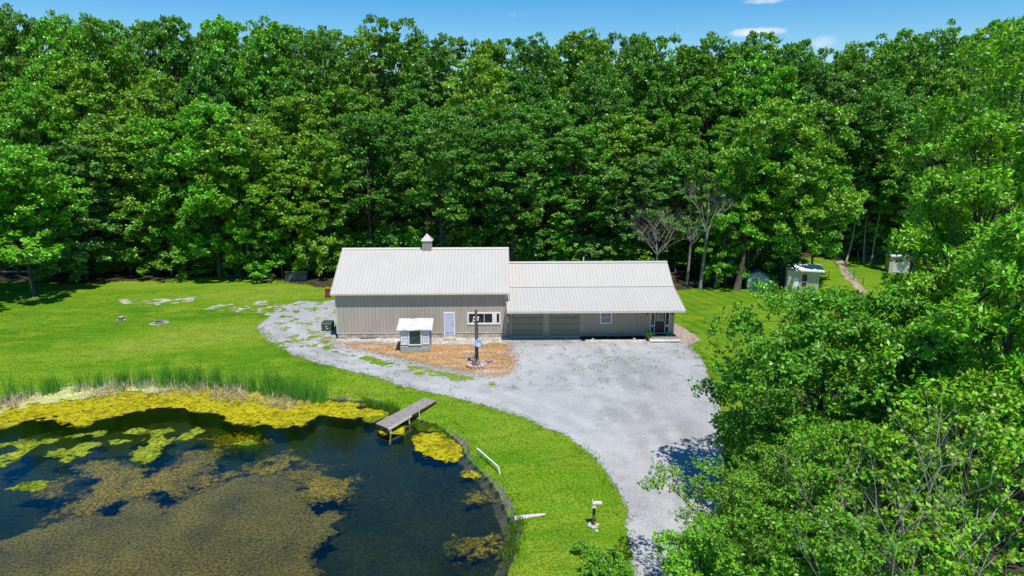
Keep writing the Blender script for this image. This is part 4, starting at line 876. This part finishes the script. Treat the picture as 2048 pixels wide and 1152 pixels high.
def crown_geo(H, Rc, z0, seed, nl=15, lr=.42, nsub=13, ntip=8, per=7, L=.42, Wd=.26, subr=.5, shape='round', droop=.25, lean=(0, 0), irr=.16):
    """lobes -> clumps -> tips -> leaves; also returns limb paths"""
    rr = np.random.default_rng(seed); zc = (z0+H)/2; a = (H-z0)/2
    lobes = []
    for i in range(nl):
        for _ in range(60):
            t = (i+.5)/nl; h = z0+(H-z0)*((.04+.88*t) if shape == 'skirt' else (.10+.83*t))+rr.normal(0, .05*a); u = (h-zc)/a
            if shape == 'round': env = math.sqrt(max(.06, 1-u*u))
            elif shape == 'skirt': env = math.sqrt(max(.08, 1-u*u)) if u > 0 else 1-.3*u*u
            elif shape == 'cone': env = max(.16, 1.02-(u*.5+.5)**1.3)
            elif shape == 'dome': env = math.sqrt(max(.10, 1-(max(0, u+.15)/1.15)**2)) if u > -.15 else max(.45, 1-.6*(u+.15)**2)
            else: env = math.sqrt(max(.08, 1-abs(u-.25)**2.4/1.6))       # broad, top heavy
            rad = Rc*env*(.58+irr*rr.normal()); an = i*2.399+rr.normal(0, .5)
            c = np.array([rad*math.cos(an)+lean[0]*t, rad*math.sin(an)+lean[1]*t, h])
            r = Rc*lr*rr.uniform(.75, 1.25)*(.75+.35*env)
            break
        lobes.append((c, r))
    lobes.append((np.array([lean[0], lean[1], H-Rc*lr*.8]), Rc*lr*.85))
    C = np.array([l[0] for l in lobes]); Rr = np.array([l[1] for l in lobes])
    tips = []; dirs = []; limbs = []; subs = []
    for i, (c, r) in enumerate(lobes):
        d = unit(rr.normal(0, 1, (nsub*3, 3))); d = d[d[:, 2] > -.62]; d = d[:nsub]
        sp = c+d*r*np.array([1, 1, .8])*rr.uniform(.78, 1.12, (len(d), 1))
        oth = np.ones(len(sp), bool)
        for j in range(len(lobes)):
            if j != i: oth &= np.linalg.norm((sp-C[j])/np.array([1, 1, .8]), axis=1) > Rr[j]*.72
        sp = sp[oth]; dd = d[oth]
        if not len(sp): continue
        nt_ = ntip; e = unit(rr.normal(0, 1, (len(sp)*nt_, 3))); e[:, 2] = np.where(rr.random(len(e)) < .75, np.abs(e[:, 2]), e[:, 2])
        S = np.repeat(sp, nt_, 0); DD = np.repeat(dd, nt_, 0)
        q = S+e*np.array([1.15, 1.15, .55])*(subr*r/1.8*rr.uniform(.45, 1.1, (len(S), 1)))-np.array([0, 0, .12])*rr.random((len(S), 1))
        tips.append(q); dirs.append(unit(e+DD*.7)); limbs.append((c, r, sp)); subs.append(sp)
    tips = np.concatenate(tips); dirs = np.concatenate(dirs)
    V, F = rosettes(tips, dirs, per, L, Wd, rr, droop)
    return V, F, limbs
def trunk_mb(H, Rc, z0, r0, limbs, seed, twigs=0, mat=None, lean=(0, 0), top=.86):
    rr = random.Random(seed); mb = MB().use(mat or MT['bark']); pts = []; n = 7
    wx, wy = rr.uniform(-.3, .3), rr.uniform(-.3, .3)
    def tp(t): return np.array([lean[0]*t+wx*math.sin(t*3)*.6, lean[1]*t+wy*math.sin(t*2.6)*.6, H*top*t])
    mb.tube([tp(0)-np.array([0, 0, .4])]+[tp(i/n) for i in range(n+1)], [r0*1.5, r0*1.25]+[r0*(1-.85*i/n) for i in range(1, n+1)], 8)
    for c, r, sp in limbs:
        t = max(.12, min(.92, (c[2]/(H*top))*.82-.08)); a = tp(t); rl = r0*(1-.8*t)*.5
        m = a*.5+c*.5+np.array([0, 0, -.25*np.linalg.norm(c[:2]-a[:2])*.4])
        mb.tube([a, m, c], [rl, rl*.7, rl*.4], 5, cap=False)
        for s_ in sp[:twigs]:
            k = m*.25+c*.75; mb.tube([k, (k+s_)/2+np.array([0, 0, .1]), s_], [rl*.36, rl*.22, rl*.08], 3, cap=False)
    return mb
def proto(name, H, Rc, z0, seed, r0=.26, mat=None, bark=None, twigs=3, shared=None, **kw):
    V, F, limbs = crown_geo(H, Rc, z0, seed, **kw)
    cm = npmesh(name, V, F, mat or MT['leaf'], link=False)
    tmb = trunk_mb(H, Rc, z0, r0, limbs, seed, twigs, bark, kw.get('lean', (0, 0)))
    tm = bpy.data.meshes.new('trunk'); tm.from_pydata(tmb.v, [], tmb.f); tm.materials.append(tmb.mats[0]); tm.polygons.foreach_set('use_smooth', [True]*len(tm.polygons)); tm.update()
    return dict(H=H, R=Rc, crown=cm, trunk=tm)
def plant(p, x, y, z, H, rad=None, rz=0., color=(1, 1, 1), name='broadleaf_tree', label='', cat='tree', group=None):
    s = H/p['H']; sr = (rad/p['R']) if rad else s
    r = empty(name, (x, y, z), label, cat, rz, group); r.scale = (sr, sr, s)
    c = bpy.data.objects.new('crown', p['crown']); c.color = (*color, 1); col.objects.link(c); c.parent = r
    t = bpy.data.objects.new('trunk', p['trunk']); col.objects.link(t); t.parent = r
    return r
fk = dict(L=.31, Wd=.20, ntip=13, per=8, subr=.50, nsub=12)
FP = [proto('crown', 22, 5.6, 7.0, 101, nl=22, lr=.34, shape='dome', irr=.08, **fk),
      proto('crown', 22, 5.2, 5.0, 102, nl=26, lr=.32, shape='dome', irr=.12, **fk),
      proto('crown', 22, 6.2, 8.5, 103, nl=22, lr=.34, shape='dome', irr=.09, **fk),
      proto('crown', 22, 5.4, 5.0, 104, nl=28, lr=.29, shape='dome', irr=.16, **fk),
      proto('crown', 22, 5.8, 6.5, 105, nl=24, lr=.31, shape='round', irr=.12, **fk)]
ek = dict(L=.27, Wd=.18, ntip=13, per=8, r0=.15, subr=.47, nsub=12)
EP = [proto('crown', 14, 4.4, .4, 111, nl=24, lr=.34, shape='skirt', **ek),
      proto('crown', 14, 4.2, .3, 112, nl=26, lr=.32, shape='skirt', irr=.24, **ek),
      proto('crown', 14, 4.5, 3.0, 113, nl=22, lr=.32, shape='broad', irr=.25, **ek),
      proto('crown', 14, 4.2, .8, 114, nl=28, lr=.28, shape='skirt', irr=.27, **ek)]
TINTS = [('deep green', (.58, .74, .8)), ('fresh green', (1.05, 1.06, .75)), ('mid green', (.85, .94, 1.0)), ('yellow green', (1.4, 1.18, .75)), ('greyish green', (.95, .92, 1.8)), ('bright green', (1.1, 1.28, .7))]
SKY = [(-200, 15), (0, 10), (100, 28), (180, 26), (320, 16), (400, 50), (480, 20), (540, 36), (640, 50), (690, 46), (760, 34), (800, 30), (880, 62), (960, 75), (1000, 70), (1100, 74), (1190, 50), (1300, 70), (1350, 64), (1450, 72), (1490, 64), (1560, 76), (1620, 98), (1665, 76), (1710, 84), (1780, 60), (1850, 56), (1900, 58), (1960, 18), (2048, 20), (2300, 30)]
sky_x = [a for a, _ in SKY]; sky_y = [b for _, b in SKY]
LAND = [(-999, 'the lawn corner'), (120, 'the shaded lawn'), (280, 'the left lawn'), (420, 'the lawn middle'), (560, 'the log rack'), (680, 'the barn gable'), (790, 'the cupola'), (900, 'the barn roof'), (1030, 'the roof junction'), (1150, 'the wing roof'), (1270, 'the wing end'), (1370, 'the dead trees'), (1460, 'the plastic shed'), (1560, 'the coop'), (1680, 'the dirt path'), (1760, 'the cream shed'), (1860, 'the far lawn'), (1960, 'the yard edge')]
ORD = ['first', 'second', 'third', 'fourth', 'fifth', 'sixth', 'seventh', 'eighth', 'ninth', 'tenth', 'eleventh', 'twelfth', 'thirteenth', 'fourteenth', 'fifteenth', 'sixteenth', 'seventeenth', 'eighteenth', 'nineteenth', 'twentieth']
def ordn(i): return ORD[i] if i < 20 else ('twenty '+ORD[i-20] if i < 29 else 'thirty '+ORD[i-30] if i >= 30 else 'thirtieth')
trr = random.Random(5)
rows = [('second row', 84, 7.8, lambda px: 285+trr.uniform(-70, 70), 0), ('third row', 90, 8.2, lambda px: 205+trr.uniform(-50, 45), 1), ('fourth row', 96.5, 8.4, lambda px: 140+trr.uniform(-35, 35), 2), ('back row', 103, 7.6, lambda px: np.interp(px, sky_x, sky_y)+trr.uniform(-4, 16), 3), ('rearmost row', 110, 8, lambda px: np.interp(px, sky_x, sky_y)+trr.uniform(2, 30), 4), ('farthest row', 118, 8, lambda px: np.interp(px, sky_x, sky_y)+trr.uniform(15, 45), 5)]
for rname, yy, sp_, ftop, ri in rows:
    xmax = yy*.79+3; xs = np.arange(-xmax, xmax, sp_); vis = []
    for i, x0 in enumerate(xs):
        x = x0+trr.uniform(-1.7, 1.7); y = yy+trr.uniform(-2.3, 2.3)
        if ri == 0 and 30 < x < 50: y += 10
        if ri == 1 and 34 < x < 50: y += 6
        z = T1(x, y); px, _ = topx((x, y, z+18)); top = float(ftop(px))
        if ri <= 1 and px > 1650: top -= 40
        H = zat(top, px, math.hypot(x, y))-z
        vis.append((px, x, y, z, H))
    vis.sort(); inn = [v for v in vis if -60 < v[0] < 2110]
    for i, (px, x, y, z, H) in enumerate(inn):
        ti = trr.randrange(6); tn, tc_ = TINTS[ti]; j = trr.uniform(.85, 1.12); tc_ = tuple(v*j for v in tc_)
        p = FP[trr.randrange(5)]; land = [l for a, l in LAND if a <= px][-1]
        lb = f'{tn} tree, {ordn(i)} from left in the {rname}, above {land}'
        plant(p, x, y, z, H, p['R']*trr.uniform(.82, 1.08)*(.92 if H < 17 else 1.08), trr.uniform(0, 6.28), tc_, 'forest_tree', lb, 'tree', 'trees of the wood behind the barn')
# front edge of the wood, placed one by one: px, base row, top row, crown half width in px, proto, tint
edge = [(-30, 606, 330, 100, 2, 5, 'overhanging the far left corner of the lawn'), (70, 592, 300, 95, 2, 5, 'with boughs over the dark left corner'), (175, 560, 280, 88, 3, 4, 'standing back in shade left of the lawn'), (262, 546, 320, 75, 2, 4, 'over the top left end of the lawn'), (345, 552, 300, 80, 0, 1, 'with pale sprays low over the lawn top'), (440, 556, 190, 88, 3, 5, 'the tall one leaning out over the lawn middle'), (505, 551, 330, 75, 1, 5, 'with maple like sprays over the log pile'), (575, 545, 290, 70, 0, 1, 'just behind the log rack'), (655, 551, 270, 75, 3, 3, 'beside the left barn gable'), (725, 520, 250, 70, 1, 2, 'behind the left part of the barn roof'), (800, 520, 290, 70, 2, 5, 'just left of the cupola'), (880, 520, 310, 70, 1, 5, 'just right of the cupola'), (955, 520, 290, 75, 0, 5, 'behind the right part of the barn roof'), (1040, 525, 300, 75, 1, 1, 'over the junction of the two roofs'), (1120, 525, 350, 70, 3, 5, 'behind the left part of the wing roof'), (1195, 525, 330, 75, 1, 1, 'behind the middle of the wing roof'), (1262, 530, 320, 70, 0, 2, 'behind the grey dead shrub'),
        (1350, 545, 300, 65, 2, 2, 'behind the bare dead trees'), (1450, 575, 395, 48, 3, 5, 'slim, just right of the bare dead trees'), (1492, 572, 290, 85, 2, 5, 'behind the blue grey plastic shed'), (1560, 574, 210, 100, 2, 3, 'the tall one over the chicken coop'), (1532, 566, 270, 72, 1, 0, 'dark and drooping between the two farther sheds'), (1622, 566, 330, 75, 2, 5, 'overhanging the chicken coop roof'), (1700, 500, 300, 60, 4-4, 4, 'behind the leaning sapling'), (1785, 500, 330, 62, 3, 5, 'behind the small cream shed'), (1870, 505, 300, 70, 0, 2, 'right of the small cream shed')]
for px, pb, ptop, hw, pi_, ti, what in edge:
    x, y, z = Gt(px, pb)
    if 690 < px < 1300: y += 3
    H = zat(ptop, px, math.hypot(x, y))-z; d = math.hypot(x, y)
    tn, tc_ = TINTS[ti]; p = EP[pi_]
    plant(p, x, y, z, H, hw/CF*d*1.02, trr.uniform(0, 6.28), tc_, 'edge_tree', f'{tn} tree at the wood edge, {what}', 'tree', 'trees along the front edge of the wood')
# low understorey so that no daylight shows between the trunks
ub = proto('crown', 5, 2.6, .1, 131, nl=12, lr=.42, nsub=11, ntip=8, per=6, L=.30, Wd=.2, r0=.05, shape='round')
ul = ['at the far left', 'left of the lawn top', 'under the tall maple', 'behind the log rack', 'behind the barn gable', 'behind the left roof', 'behind the cupola', 'between the roofs', 'behind the wing roof', 'behind the right wing end', 'behind the dead trees', 'left of the plastic shed', 'behind the plastic shed', 'left of the leaning sapling', 'behind the slim posts', 'right behind the small cream shed', 'at the far right', 'beyond the far right trees']
for i, px in enumerate((-40, 130, 300, 560, 640, 760, 860, 1010, 1100, 1290, 1390, 1440, 1540, 1655, 1730, 1840, 1920, 2030)):
    x, y, z = Gt(px, 536 if px < 1600 else 497); y += trr.uniform(1, 3)
    plant(ub, x, y, T1(x, y), trr.uniform(3.2, 5.5), trr.uniform(3.5, 4.8), trr.uniform(0, 6), TINTS[i % 3][1], 'understorey_bush', f'dark leafy bush in the wood\'s shade {ul[i]}', 'bush', 'bushes under the edge of the wood')
for i, px in enumerate((705, 765, 820, 870, 925, 975, 1030, 1085, 1140, 1200, 1255, 1330, 1420, 1465, 1510, 1560)):
    x, y, z = Gt(px, 548); plant(ub, x, y+(2.5 if px > 1300 else 1.5), T1(x, y), trr.uniform(3.5, 5.8), trr.uniform(2.6, 3.6), trr.uniform(0, 6), TINTS[(i*5+1) % 6][1], 'understorey_bush', f'shaded leafy bush, {ordn(i)} from left behind the barn, wing and sheds', 'bush', 'bushes under the edge of the wood')
for i, px in enumerate((5, 45, 95, 150, 190, 235, 275, 318, 372, 405, 440, 475, 530, 610, 640, 680)):
    x, y, z = Gt(px, 545); plant(ub, x, y+trr.uniform(-.3, 1.8), T1(x, y), trr.uniform(2.2, 4.6), trr.uniform(2.0, 3.2), trr.uniform(0, 6), TINTS[(i*5) % 6][1], 'understorey_bush', f'low leafy bush, {ordn(i)} from left along the back of the left lawn', 'bush', 'bushes under the edge of the wood')

# bare trees
def bare(mb, p, d, L, r, depth, rr, n=3, spread=.55, up=.15, shr=.68):
    p = np.array(p, float); d = np.array(d, float); d /= np.linalg.norm(d); pts = [p]; k = 3
    for i in range(k):
        d = d+np.array([rr.gauss(0, .11), rr.gauss(0, .11), rr.gauss(0, .06)+up*.3]); d /= np.linalg.norm(d); p = p+d*L/k; pts.append(p)
    mb.tube(pts, [r*(1-.45*i/k) for i in range(k+1)], 5 if r > .03 else 3, cap=False)
    if depth == 0: return
    for i in range(n):
        t = rr.choice((1, 2, 3, 3)); a = rr.uniform(0, 6.28); e = np.array([math.cos(a), math.sin(a), rr.uniform(-.1, .5)])
        bare(mb, pts[t], d*(1-spread)+e*spread+np.array([0, 0, up]), L*shr*rr.uniform(.75, 1.15), r*.5*rr.uniform(.8, 1.1), depth-1, rr, n, spread, up, shr)
def bare_tree(px, pb, ptop, seed, r0, lab, name='dead_tree', lean=(0, 0), clear=.4, mat='bark_pale', n=4, depth=4, leaves=0, shr=.66, spread=.5):
    x, y, z = Gt(px, pb); H = zat(ptop, px, math.hypot(x, y))-z; rr = random.Random(seed)
    o = empty(name, (x, y, z), lab, 'tree', 0, None); mb = MB().use(MT[mat])
    t1 = np.array([lean[0]*.5, lean[1]*.5, H*clear]); mb.tube([(0, 0, -.2), t1*.5, t1], [r0*1.2, r0*.95, r0*.8], 8, cap=False)
    mb2 = MB().use(MT['twig'])
    for k in range(n):
        a = 6.28*k/n+rr.uniform(-.4, .4); e = np.array([math.cos(a)*.42+lean[0]*.1, math.sin(a)*.42+lean[1]*.1, 1.0]); e[:2] *= rr.uniform(.7, 1.9)
        bare(mb2, t1*(1-.10*k/n), e, H*(1-clear)*.40, r0*.36, depth, rr, 3, spread, .08, shr)
    mb.build('trunk', None, o, smooth=True); mb2.build('branches', None, o); return o
bare_tree(1373, 573, 420, 3, .16, 'pale bare trunked dead tree, left of the pair beside the wing', lean=(.4, 0), clear=.55, depth=3)
bare_tree(1400, 578, 335, 4, .20, 'taller pale dead tree with a wide bare top, right of the pair beside the wing', lean=(.8, 0), clear=.48, n=5, depth=4, spread=.45)
bare_tree(1312, 560, 375, 6, .13, 'dense grey twiggy dead shrub behind the right end of the wing roof', 'dead_shrub', clear=.28, n=9, depth=4, shr=.72, spread=.66)
def slim(px, pb, pts, r0, lab, mat='bark'):
    x, y, z = Gt(px, pb); d = math.hypot(x, y); o = empty('sapling', (x, y, z), lab, 'tree', 0, 'bare slim trunks at the wood edge'); P = [(0, 0, -.2)]
    for qx, qy in pts: P.append(((qx-px)/CF*d, trr.uniform(-.2, .4), zat(qy, qx, d)-z))
    MB().use(MT[mat]).tube(P, [r0*(1.2-.7*i/(len(P)-1)) for i in range(len(P))], 7).build('trunk', None, o, smooth=True); return o
slim(1430, 578, [(1434, 540), (1441, 505), (1446, 470)], .2, 'greenish slim trunk between the dead pair and the plastic shed')
slim(1473, 581, [(1478, 545), (1483, 500), (1486, 450)], .34, 'thick flared trunk just left of the plastic shed')
slim(1692, 523, [(1699, 480), (1703, 440), (1712, 395)], .11, 'leaning bare sapling left of the head of the dirt path', 'bark_pale')
slim(1727, 525, [(1723, 480), (1722, 430)], .09, 'upright bare sapling, middle of three left of the small cream shed', 'bark_pale')
slim(1742, 529, [(1746, 480), (1748, 420)], .11, 'bare sapling nearest the small cream shed', 'bark_pale')
slim(359, 545, [(357, 530), (352, 510)], .09, 'thin pale leaning trunk over the top of the left lawn', 'bark_pale')
slim(398, 543, [(397, 520), (399, 490)], .10, 'thin pale upright trunk over the left lawn', 'bark_pale')
slim(514, 556, [(513, 520), (513, 480)], .24, 'thick dark trunk above the log pile')
slim(1062, 530, [(1062, 505), (1062, 470)], .2, 'grey trunk just above the wing roof')

# big near trees on the right
def near(name, px, top, d, hw, seed, lab, color=(1, 1, 1), Hover=None, z0f=.12, leaf=.16, lw=.085, nl=34, ntip=9, per=7, nsub=16, lr=.27, shape='round', subr=.75, twigs=7, bark=None, lean=(0, 0), droop=.25, irr=.2, r0=.2, extra=0):
    dr = ray(px, top); hh = math.hypot(dr[0], dr[1]); x, y = dr[0]/hh*d, dr[1]/hh*d; z = T1(x, y); H = zat(top, px, d)-z
    Rc = hw/CF*math.hypot(d, CH-H*.6)
    p = proto('crown', H, Rc, H*z0f, seed, r0=r0, mat=MT['leaf_near'], bark=bark, twigs=twigs, nl=nl, lr=lr, nsub=nsub, ntip=ntip, per=per, L=leaf, Wd=lw, subr=subr, shape=shape, lean=lean, droop=droop, irr=irr)
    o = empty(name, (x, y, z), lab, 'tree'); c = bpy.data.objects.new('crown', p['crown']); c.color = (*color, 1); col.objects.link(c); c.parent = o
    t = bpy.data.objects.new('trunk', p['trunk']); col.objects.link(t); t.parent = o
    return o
near('oak_tree', 1672, 574, 33, 205, 201, 'big glossy oak beside the drive, in front of the chicken coop', (1.0, 1.12, .95), z0f=.04, leaf=.20, lw=.115, nl=34, ntip=16, nsub=22, lr=.33, irr=.12, subr=.62, shape='skirt', twigs=4)
near('ash_tree', 1990, 225, 37, 120, 202, 'tall compound leaved tree at the right edge below the skyline', (1.45, 1.4, .75), z0f=.12, leaf=.22, lw=.10, nl=38, ntip=13, nsub=17, droop=.4, irr=.22, r0=.3)
near('ash_tree', 2075, 30, 48, 170, 203, 'tallest tree at the top right corner breaking the skyline', (1.35, 1.3, .75), z0f=.2, leaf=.28, lw=.14, nl=36, ntip=9, nsub=15, droop=.4, r0=.3)
near('ash_tree', 2060, 420, 29, 150, 204, 'leafy tree cut by the right edge, halfway down', (1.4, 1.4, .75), z0f=.15, leaf=.25, lw=.11, nl=30, ntip=10, nsub=14, droop=.4, r0=.25)
near('maple_tree', 1838, 590, 44, 100, 205, 'dark rounded tree right behind the big oak, below the thick timber post', (.55, .66, .8), z0f=.1, leaf=.24, lw=.15, nl=22, ntip=9, nsub=13)  # leaf tint darkened, this tree's shade sits in its colour
near('maple_tree', 1850, 700, 31, 150, 206, 'shaded tree filling the gap right of the big oak', (.5, .65, .65), z0f=.08, leaf=.22, lw=.12, nl=30, ntip=8, nsub=15)  # dark tint paints the deep shade right of the oak into the leaves
near('mulberry_tree', 1960, 790, 22.5, 190, 207, 'yellow green big leaved tree at the lower right edge', (1.6, 1.35, .7), z0f=.1, leaf=.16, lw=.11, subr=.6, nl=30, ntip=10, per=7, nsub=13, irr=.24, droop=.5)
near('locust_tree', 1535, 925, 23, 175, 208, 'feathery light green tree leaning over the near drive', (1.35, 1.15, 1.3), z0f=.12, leaf=.12, lw=.05, nl=40, ntip=13, per=8, nsub=14, lr=.24, irr=.28, twigs=3, bark=MT['bark'], subr=.62, r0=.13)
near('elm_tree', 1710, 850, 25.5, 135, 209, 'fresh green small leaved tree in front of the big oak', (1.15, 1.15, .8), z0f=.1, leaf=.14, lw=.065, subr=.6, nl=32, ntip=12, per=8, nsub=15, lr=.27, irr=.26, twigs=3, r0=.14)
near('elm_tree', 1790, 880, 22, 180, 210, 'light green twiggy tree at the lower right, left of the bare branches', (1.2, 1.15, .8), z0f=.1, leaf=.14, lw=.08, subr=.6, nl=32, ntip=12, per=8, nsub=14, lr=.27, irr=.24, twigs=4, r0=.13)
near('locust_tree', 1405, 1060, 19.5, 115, 211, 'low feathery sprays at the bottom edge over the drive end', (1.5, 1.4, 1.1), z0f=.08, leaf=.12, lw=.055, nl=26, ntip=10, per=8, nsub=14, lr=.26, irr=.26, twigs=3, bark=MT['bark'], r0=.08)
near('elm_tree', 1700, 1040, 18.5, 200, 213, 'green bushy tree along the bottom edge', (1.1, 1.1, .8), z0f=.05, leaf=.13, lw=.07, subr=.6, nl=32, ntip=12, per=8, nsub=14, lr=.27, irr=.22, r0=.1)
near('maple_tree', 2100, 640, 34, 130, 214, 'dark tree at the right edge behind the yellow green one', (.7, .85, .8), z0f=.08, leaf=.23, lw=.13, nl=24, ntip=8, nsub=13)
# bare branches at the lower right
dr = ray(1890, 1120); 
def barenear(px, top, d, seed, lab):
    dr = ray(px, top); hh = math.hypot(dr[0], dr[1]); x, y = dr[0]/hh*d, dr[1]/hh*d; z = T1(x, y); H = zat(top, px, d)-z; rr = random.Random(seed)
    o = empty('dead_tree', (x, y, z), lab, 'tree'); mb = MB().use(MT['bark_pale']); t1 = np.array([0, 0, H*.55]); mb.tube([(0, 0, -.2), (.1, 0, H*.3), t1], [.12, .09, .06], 7, cap=False); mb.build('trunk', None, o)
    m2 = MB().use(MT['twig'])
    for k in range(6): a = 6.28*k/6; bare(m2, t1*(1-.07*k), (math.cos(a)*.6, math.sin(a)*.6, .9), H*.28, .035, 3, rr, 3, .5, .15, .72)
    m2.build('branches', None, o)
barenear(1905, 880, 19.8, 31, 'bare dead branches poking through the leaves at the lower right'); barenear(1800, 1000, 18.3, 32, 'smaller bare twigs at the bottom edge left of the larger bare branches')

# low shrubs on the pond bank and bottom edge
sb = proto('crown', 1.2, .9, .05, 141, nl=12, lr=.42, nsub=9, ntip=7, per=6, L=.13, Wd=.07, r0=.02, mat=MT['leaf_near'])
for px, pb, h, rad, lb in ((1205, 1150, 1.0, .9, 'low leafy bush at the bottom edge between lawn and drive'), (1165, 1105, .4, .45, 'tiny bush just above the bottom edge on the lawn'), (1235, 1165, .9, .7, 'low leafy bush at the drive edge, right of its neighbour')):
    x, y, z = Gt(px, pb); plant(sb, x, y, z-.03, h, rad, px, (1, 1.05, .8), 'bush', lb, 'bush')

# ---------------------------------------------------------------- grasses, reeds
def scatter(n, x0, x1, y0, y1, f):
    x = rng.uniform(x0, x1, n); y = rng.uniform(y0, y1, n); k = f(x, y); return x[k], y[k]
def inview(x, y, m=60):
    px, py = topx(np.stack([x, y, np.zeros_like(x)], -1)); return (px > -m) & (px < 2048+m) & (py < 1152+m) & (y > 5)
def tri(name, x, y, z, h, w, mat, label):
    n = len(x); a = rng.uniform(0, 6.28, n); ln = h*rng.uniform(.5, 1.3, n); wd = w*rng.uniform(.6, 1.3, n); b = rng.uniform(0, 6.28, n); le = rng.uniform(.1, .9, n)*ln
    V = np.stack([np.stack([x-np.cos(a)*wd, y-np.sin(a)*wd, z], -1), np.stack([x+np.cos(a)*wd, y+np.sin(a)*wd, z], -1), np.stack([x+np.cos(b)*le, y+np.sin(b)*le, z+ln], -1)], 1).reshape(-1, 3)
    o = npmesh(name, V, np.arange(3*n).reshape(-1, 3), mat); tag(o, label, None, None, 'stuff')
def notdrive(x, y): return (sdpoly(x, y, DRIVE) > -.1) & (sdpoly(x, y, POND) > .35) & (sdpoly(x, y, STRAW) > 0) & ~((x > -14) & (x < 16) & (y > 55.5) & (y < 68))
x, y = scatter(420000, -50, 34, 12, 76, lambda x, y: inview(x, y) & notdrive(x, y) & (fbm(x, y, 1.2, 81) > .42) & (rng.random(len(x)) < np.clip(45/np.maximum(y, 1), .25, 1)))
tri('grass', x, y, T(x, y), .055, .022, MT['blade'], 'short mown grass of the lawns')
x, y = scatter(60000, -50, 10, 10, 46, lambda x, y: (lambda s: (s > .1) & (s < .9) & (fbm(x, y, .9, 83) > .46))(sdpoly(x, y, POND)))
tri('bank_grass', x, y, T(x, y), .22, .02, MT['blade'], 'longer grass hanging over the pond bank')
# weeds sprouting from the gravel edge
x, y = scatter(260000, -30, 20, 12, 64, lambda x, y: (np.abs(sdpoly(x, y, DRIVE)+.5*(fbm(x, y, 1.1, 86)-.5)) < .5) & (y < 56.4) & (fbm(x, y, 2, 85) > .5))
tri('edge_grass', x, y, T(x, y)+.01, .10, .02, MT['blade'], 'ragged grass along the gravel edge')
x, y = scatter(26000, -16, 17, 44, 57, lambda x, y: (y < 56.3) & (fbm(x, y, 1.6, 88) > .60))
tri('gravel_weeds', x, y, T(x, y)+.02, .09, .02, MT['blade'], 'sparse weeds sprouting through gravel and dead grass')
x, y = scatter(9000, -16, 2, 44, 57, lambda x, y: (sdpoly(x, y, STRAW) < .2))
tri('straw_tufts', x, y, T(x, y)+.02, .13, .02, leaf_mat('straw_tuft', (.50, .30, .13), .4, .1, .1), 'dry orange grass tufts in front of the barn')
# cattails
def along(pxs, pys):
    P = [np.array(G(a, b, WZ)) for a, b in zip(pxs, pys)]; return P
shore_px = np.array([-60, 0, 60, 130, 220, 330, 430, 520, 600, 660, 690]); shore_py = np.array([822, 806, 793, 781, 773, 770, 773, 783, 796, 803, 806])
def shore(u, off):                                     # u in px, off metres towards the water
    p = G(u, float(np.interp(u, shore_px, shore_py)), WZ); return p[0], p[1]-off
cl_ = [(20, 8, 120), (100, 14, 260), (118, 8, 150), (165, 10, 120), (200, 8, 140), (250, 12, 330), (290, 14, 300), (335, 14, 480), (365, 16, 560), (395, 12, 420), (432, 16, 480), (470, 12, 300), (505, 10, 200), (540, 14, 560), (562, 14, 640), (590, 16, 620), (615, 10, 260), (632, 9, 240), (648, 7, 160), (60, 20, 100), (220, 60, 200), (330, 80, 500), (450, 80, 400), (560, 60, 500)]
bx, by = [], []
for c_, s_, n in cl_:
    n = int(n*(.26 if s_ > 30 else .6)); u = rng.normal(c_, s_*(1 if s_ > 30 else .42), n); of = rng.normal(.15, .38, n)
    for a, b_ in zip(u, of):
        q = shore(a, b_); bx.append(q[0]); by.append(q[1])
bx = np.array(bx); by = np.array(by); bz = np.maximum(T(bx, by), WZ-.1)
o = blademesh('cattails', np.stack([bx, by, bz], -1), 1.85*rng.uniform(.55, 1.1, len(bx))*(.6+.8*fbm(bx, by, 1.1, 95)), .032, .24, MT['reed'], None, .08); tag(o, 'green cattail reeds along the back shore of the pond', None, None, 'stuff')
n = 950; u = rng.uniform(-40, 560, n); u = np.where(rng.random(n) < .85, rng.choice([20, 50, 170, 235, 255, 300, 360, 410, 475], n)+rng.normal(0, 8, n), u); q = np.array([shore(a, b_) for a, b_ in zip(u, rng.normal(.45, .35, n))])
o = blademesh('dead_reeds', np.stack([q[:, 0], q[:, 1], np.full(n, WZ-.05)], -1), .7, .06, .3, MT['dead_reed'], None, .1); tag(o, 'bleached dead reed stubble at the foot of the cattails', None, None, 'stuff')
n = 900; u = rng.choice([30, 70, 220, 250, 340, 400, 455, 470, 500, 560, 590], n)+rng.normal(0, 16, n); q = np.array([shore(a, b_) for a, b_ in zip(u, rng.uniform(.6, 2.3, n))])
o = blademesh('fallen_reeds', np.stack([q[:, 0], q[:, 1], np.full(n, WZ+.03)], -1), 1.0, .035, 2.6, simple('brown_reed', (.36, .20, .09), (.52, .46, .34), 3, .9, .05), None, .3); tag(o, 'brown reeds fallen over the yellow algae', None, None, 'stuff')
def tuft(pxs, lab, n=900, h=.45, sp=8, sy=3, mat='blade'):
    P = [Gt(a+rng.normal(0, sp), b_+rng.normal(0, sy)) for a, b_ in pxs for _ in range(n//len(pxs))]; P = np.array(P); P[:, 2] = np.maximum(P[:, 2], WZ)-.02
    o = blademesh('water_grass', P, h, .022, .5, MT[mat], None, .2); tag(o, lab, None, None, 'stuff')
tuft([(748, 822), (765, 826), (780, 820), (735, 815), (790, 828)], 'yellow green water grass left of the dock')
tuft([(880, 872), (890, 885), (872, 862), (845, 872), (830, 862)], 'thin water grass right of the dock', 420, .35)
tuft([(1028, 1050), (1035, 1065), (1022, 1085), (1030, 1100), (1012, 1120), (1040, 1045)], 'tufts of bank grass at the near pond corner', 700, .35, 7, 8)
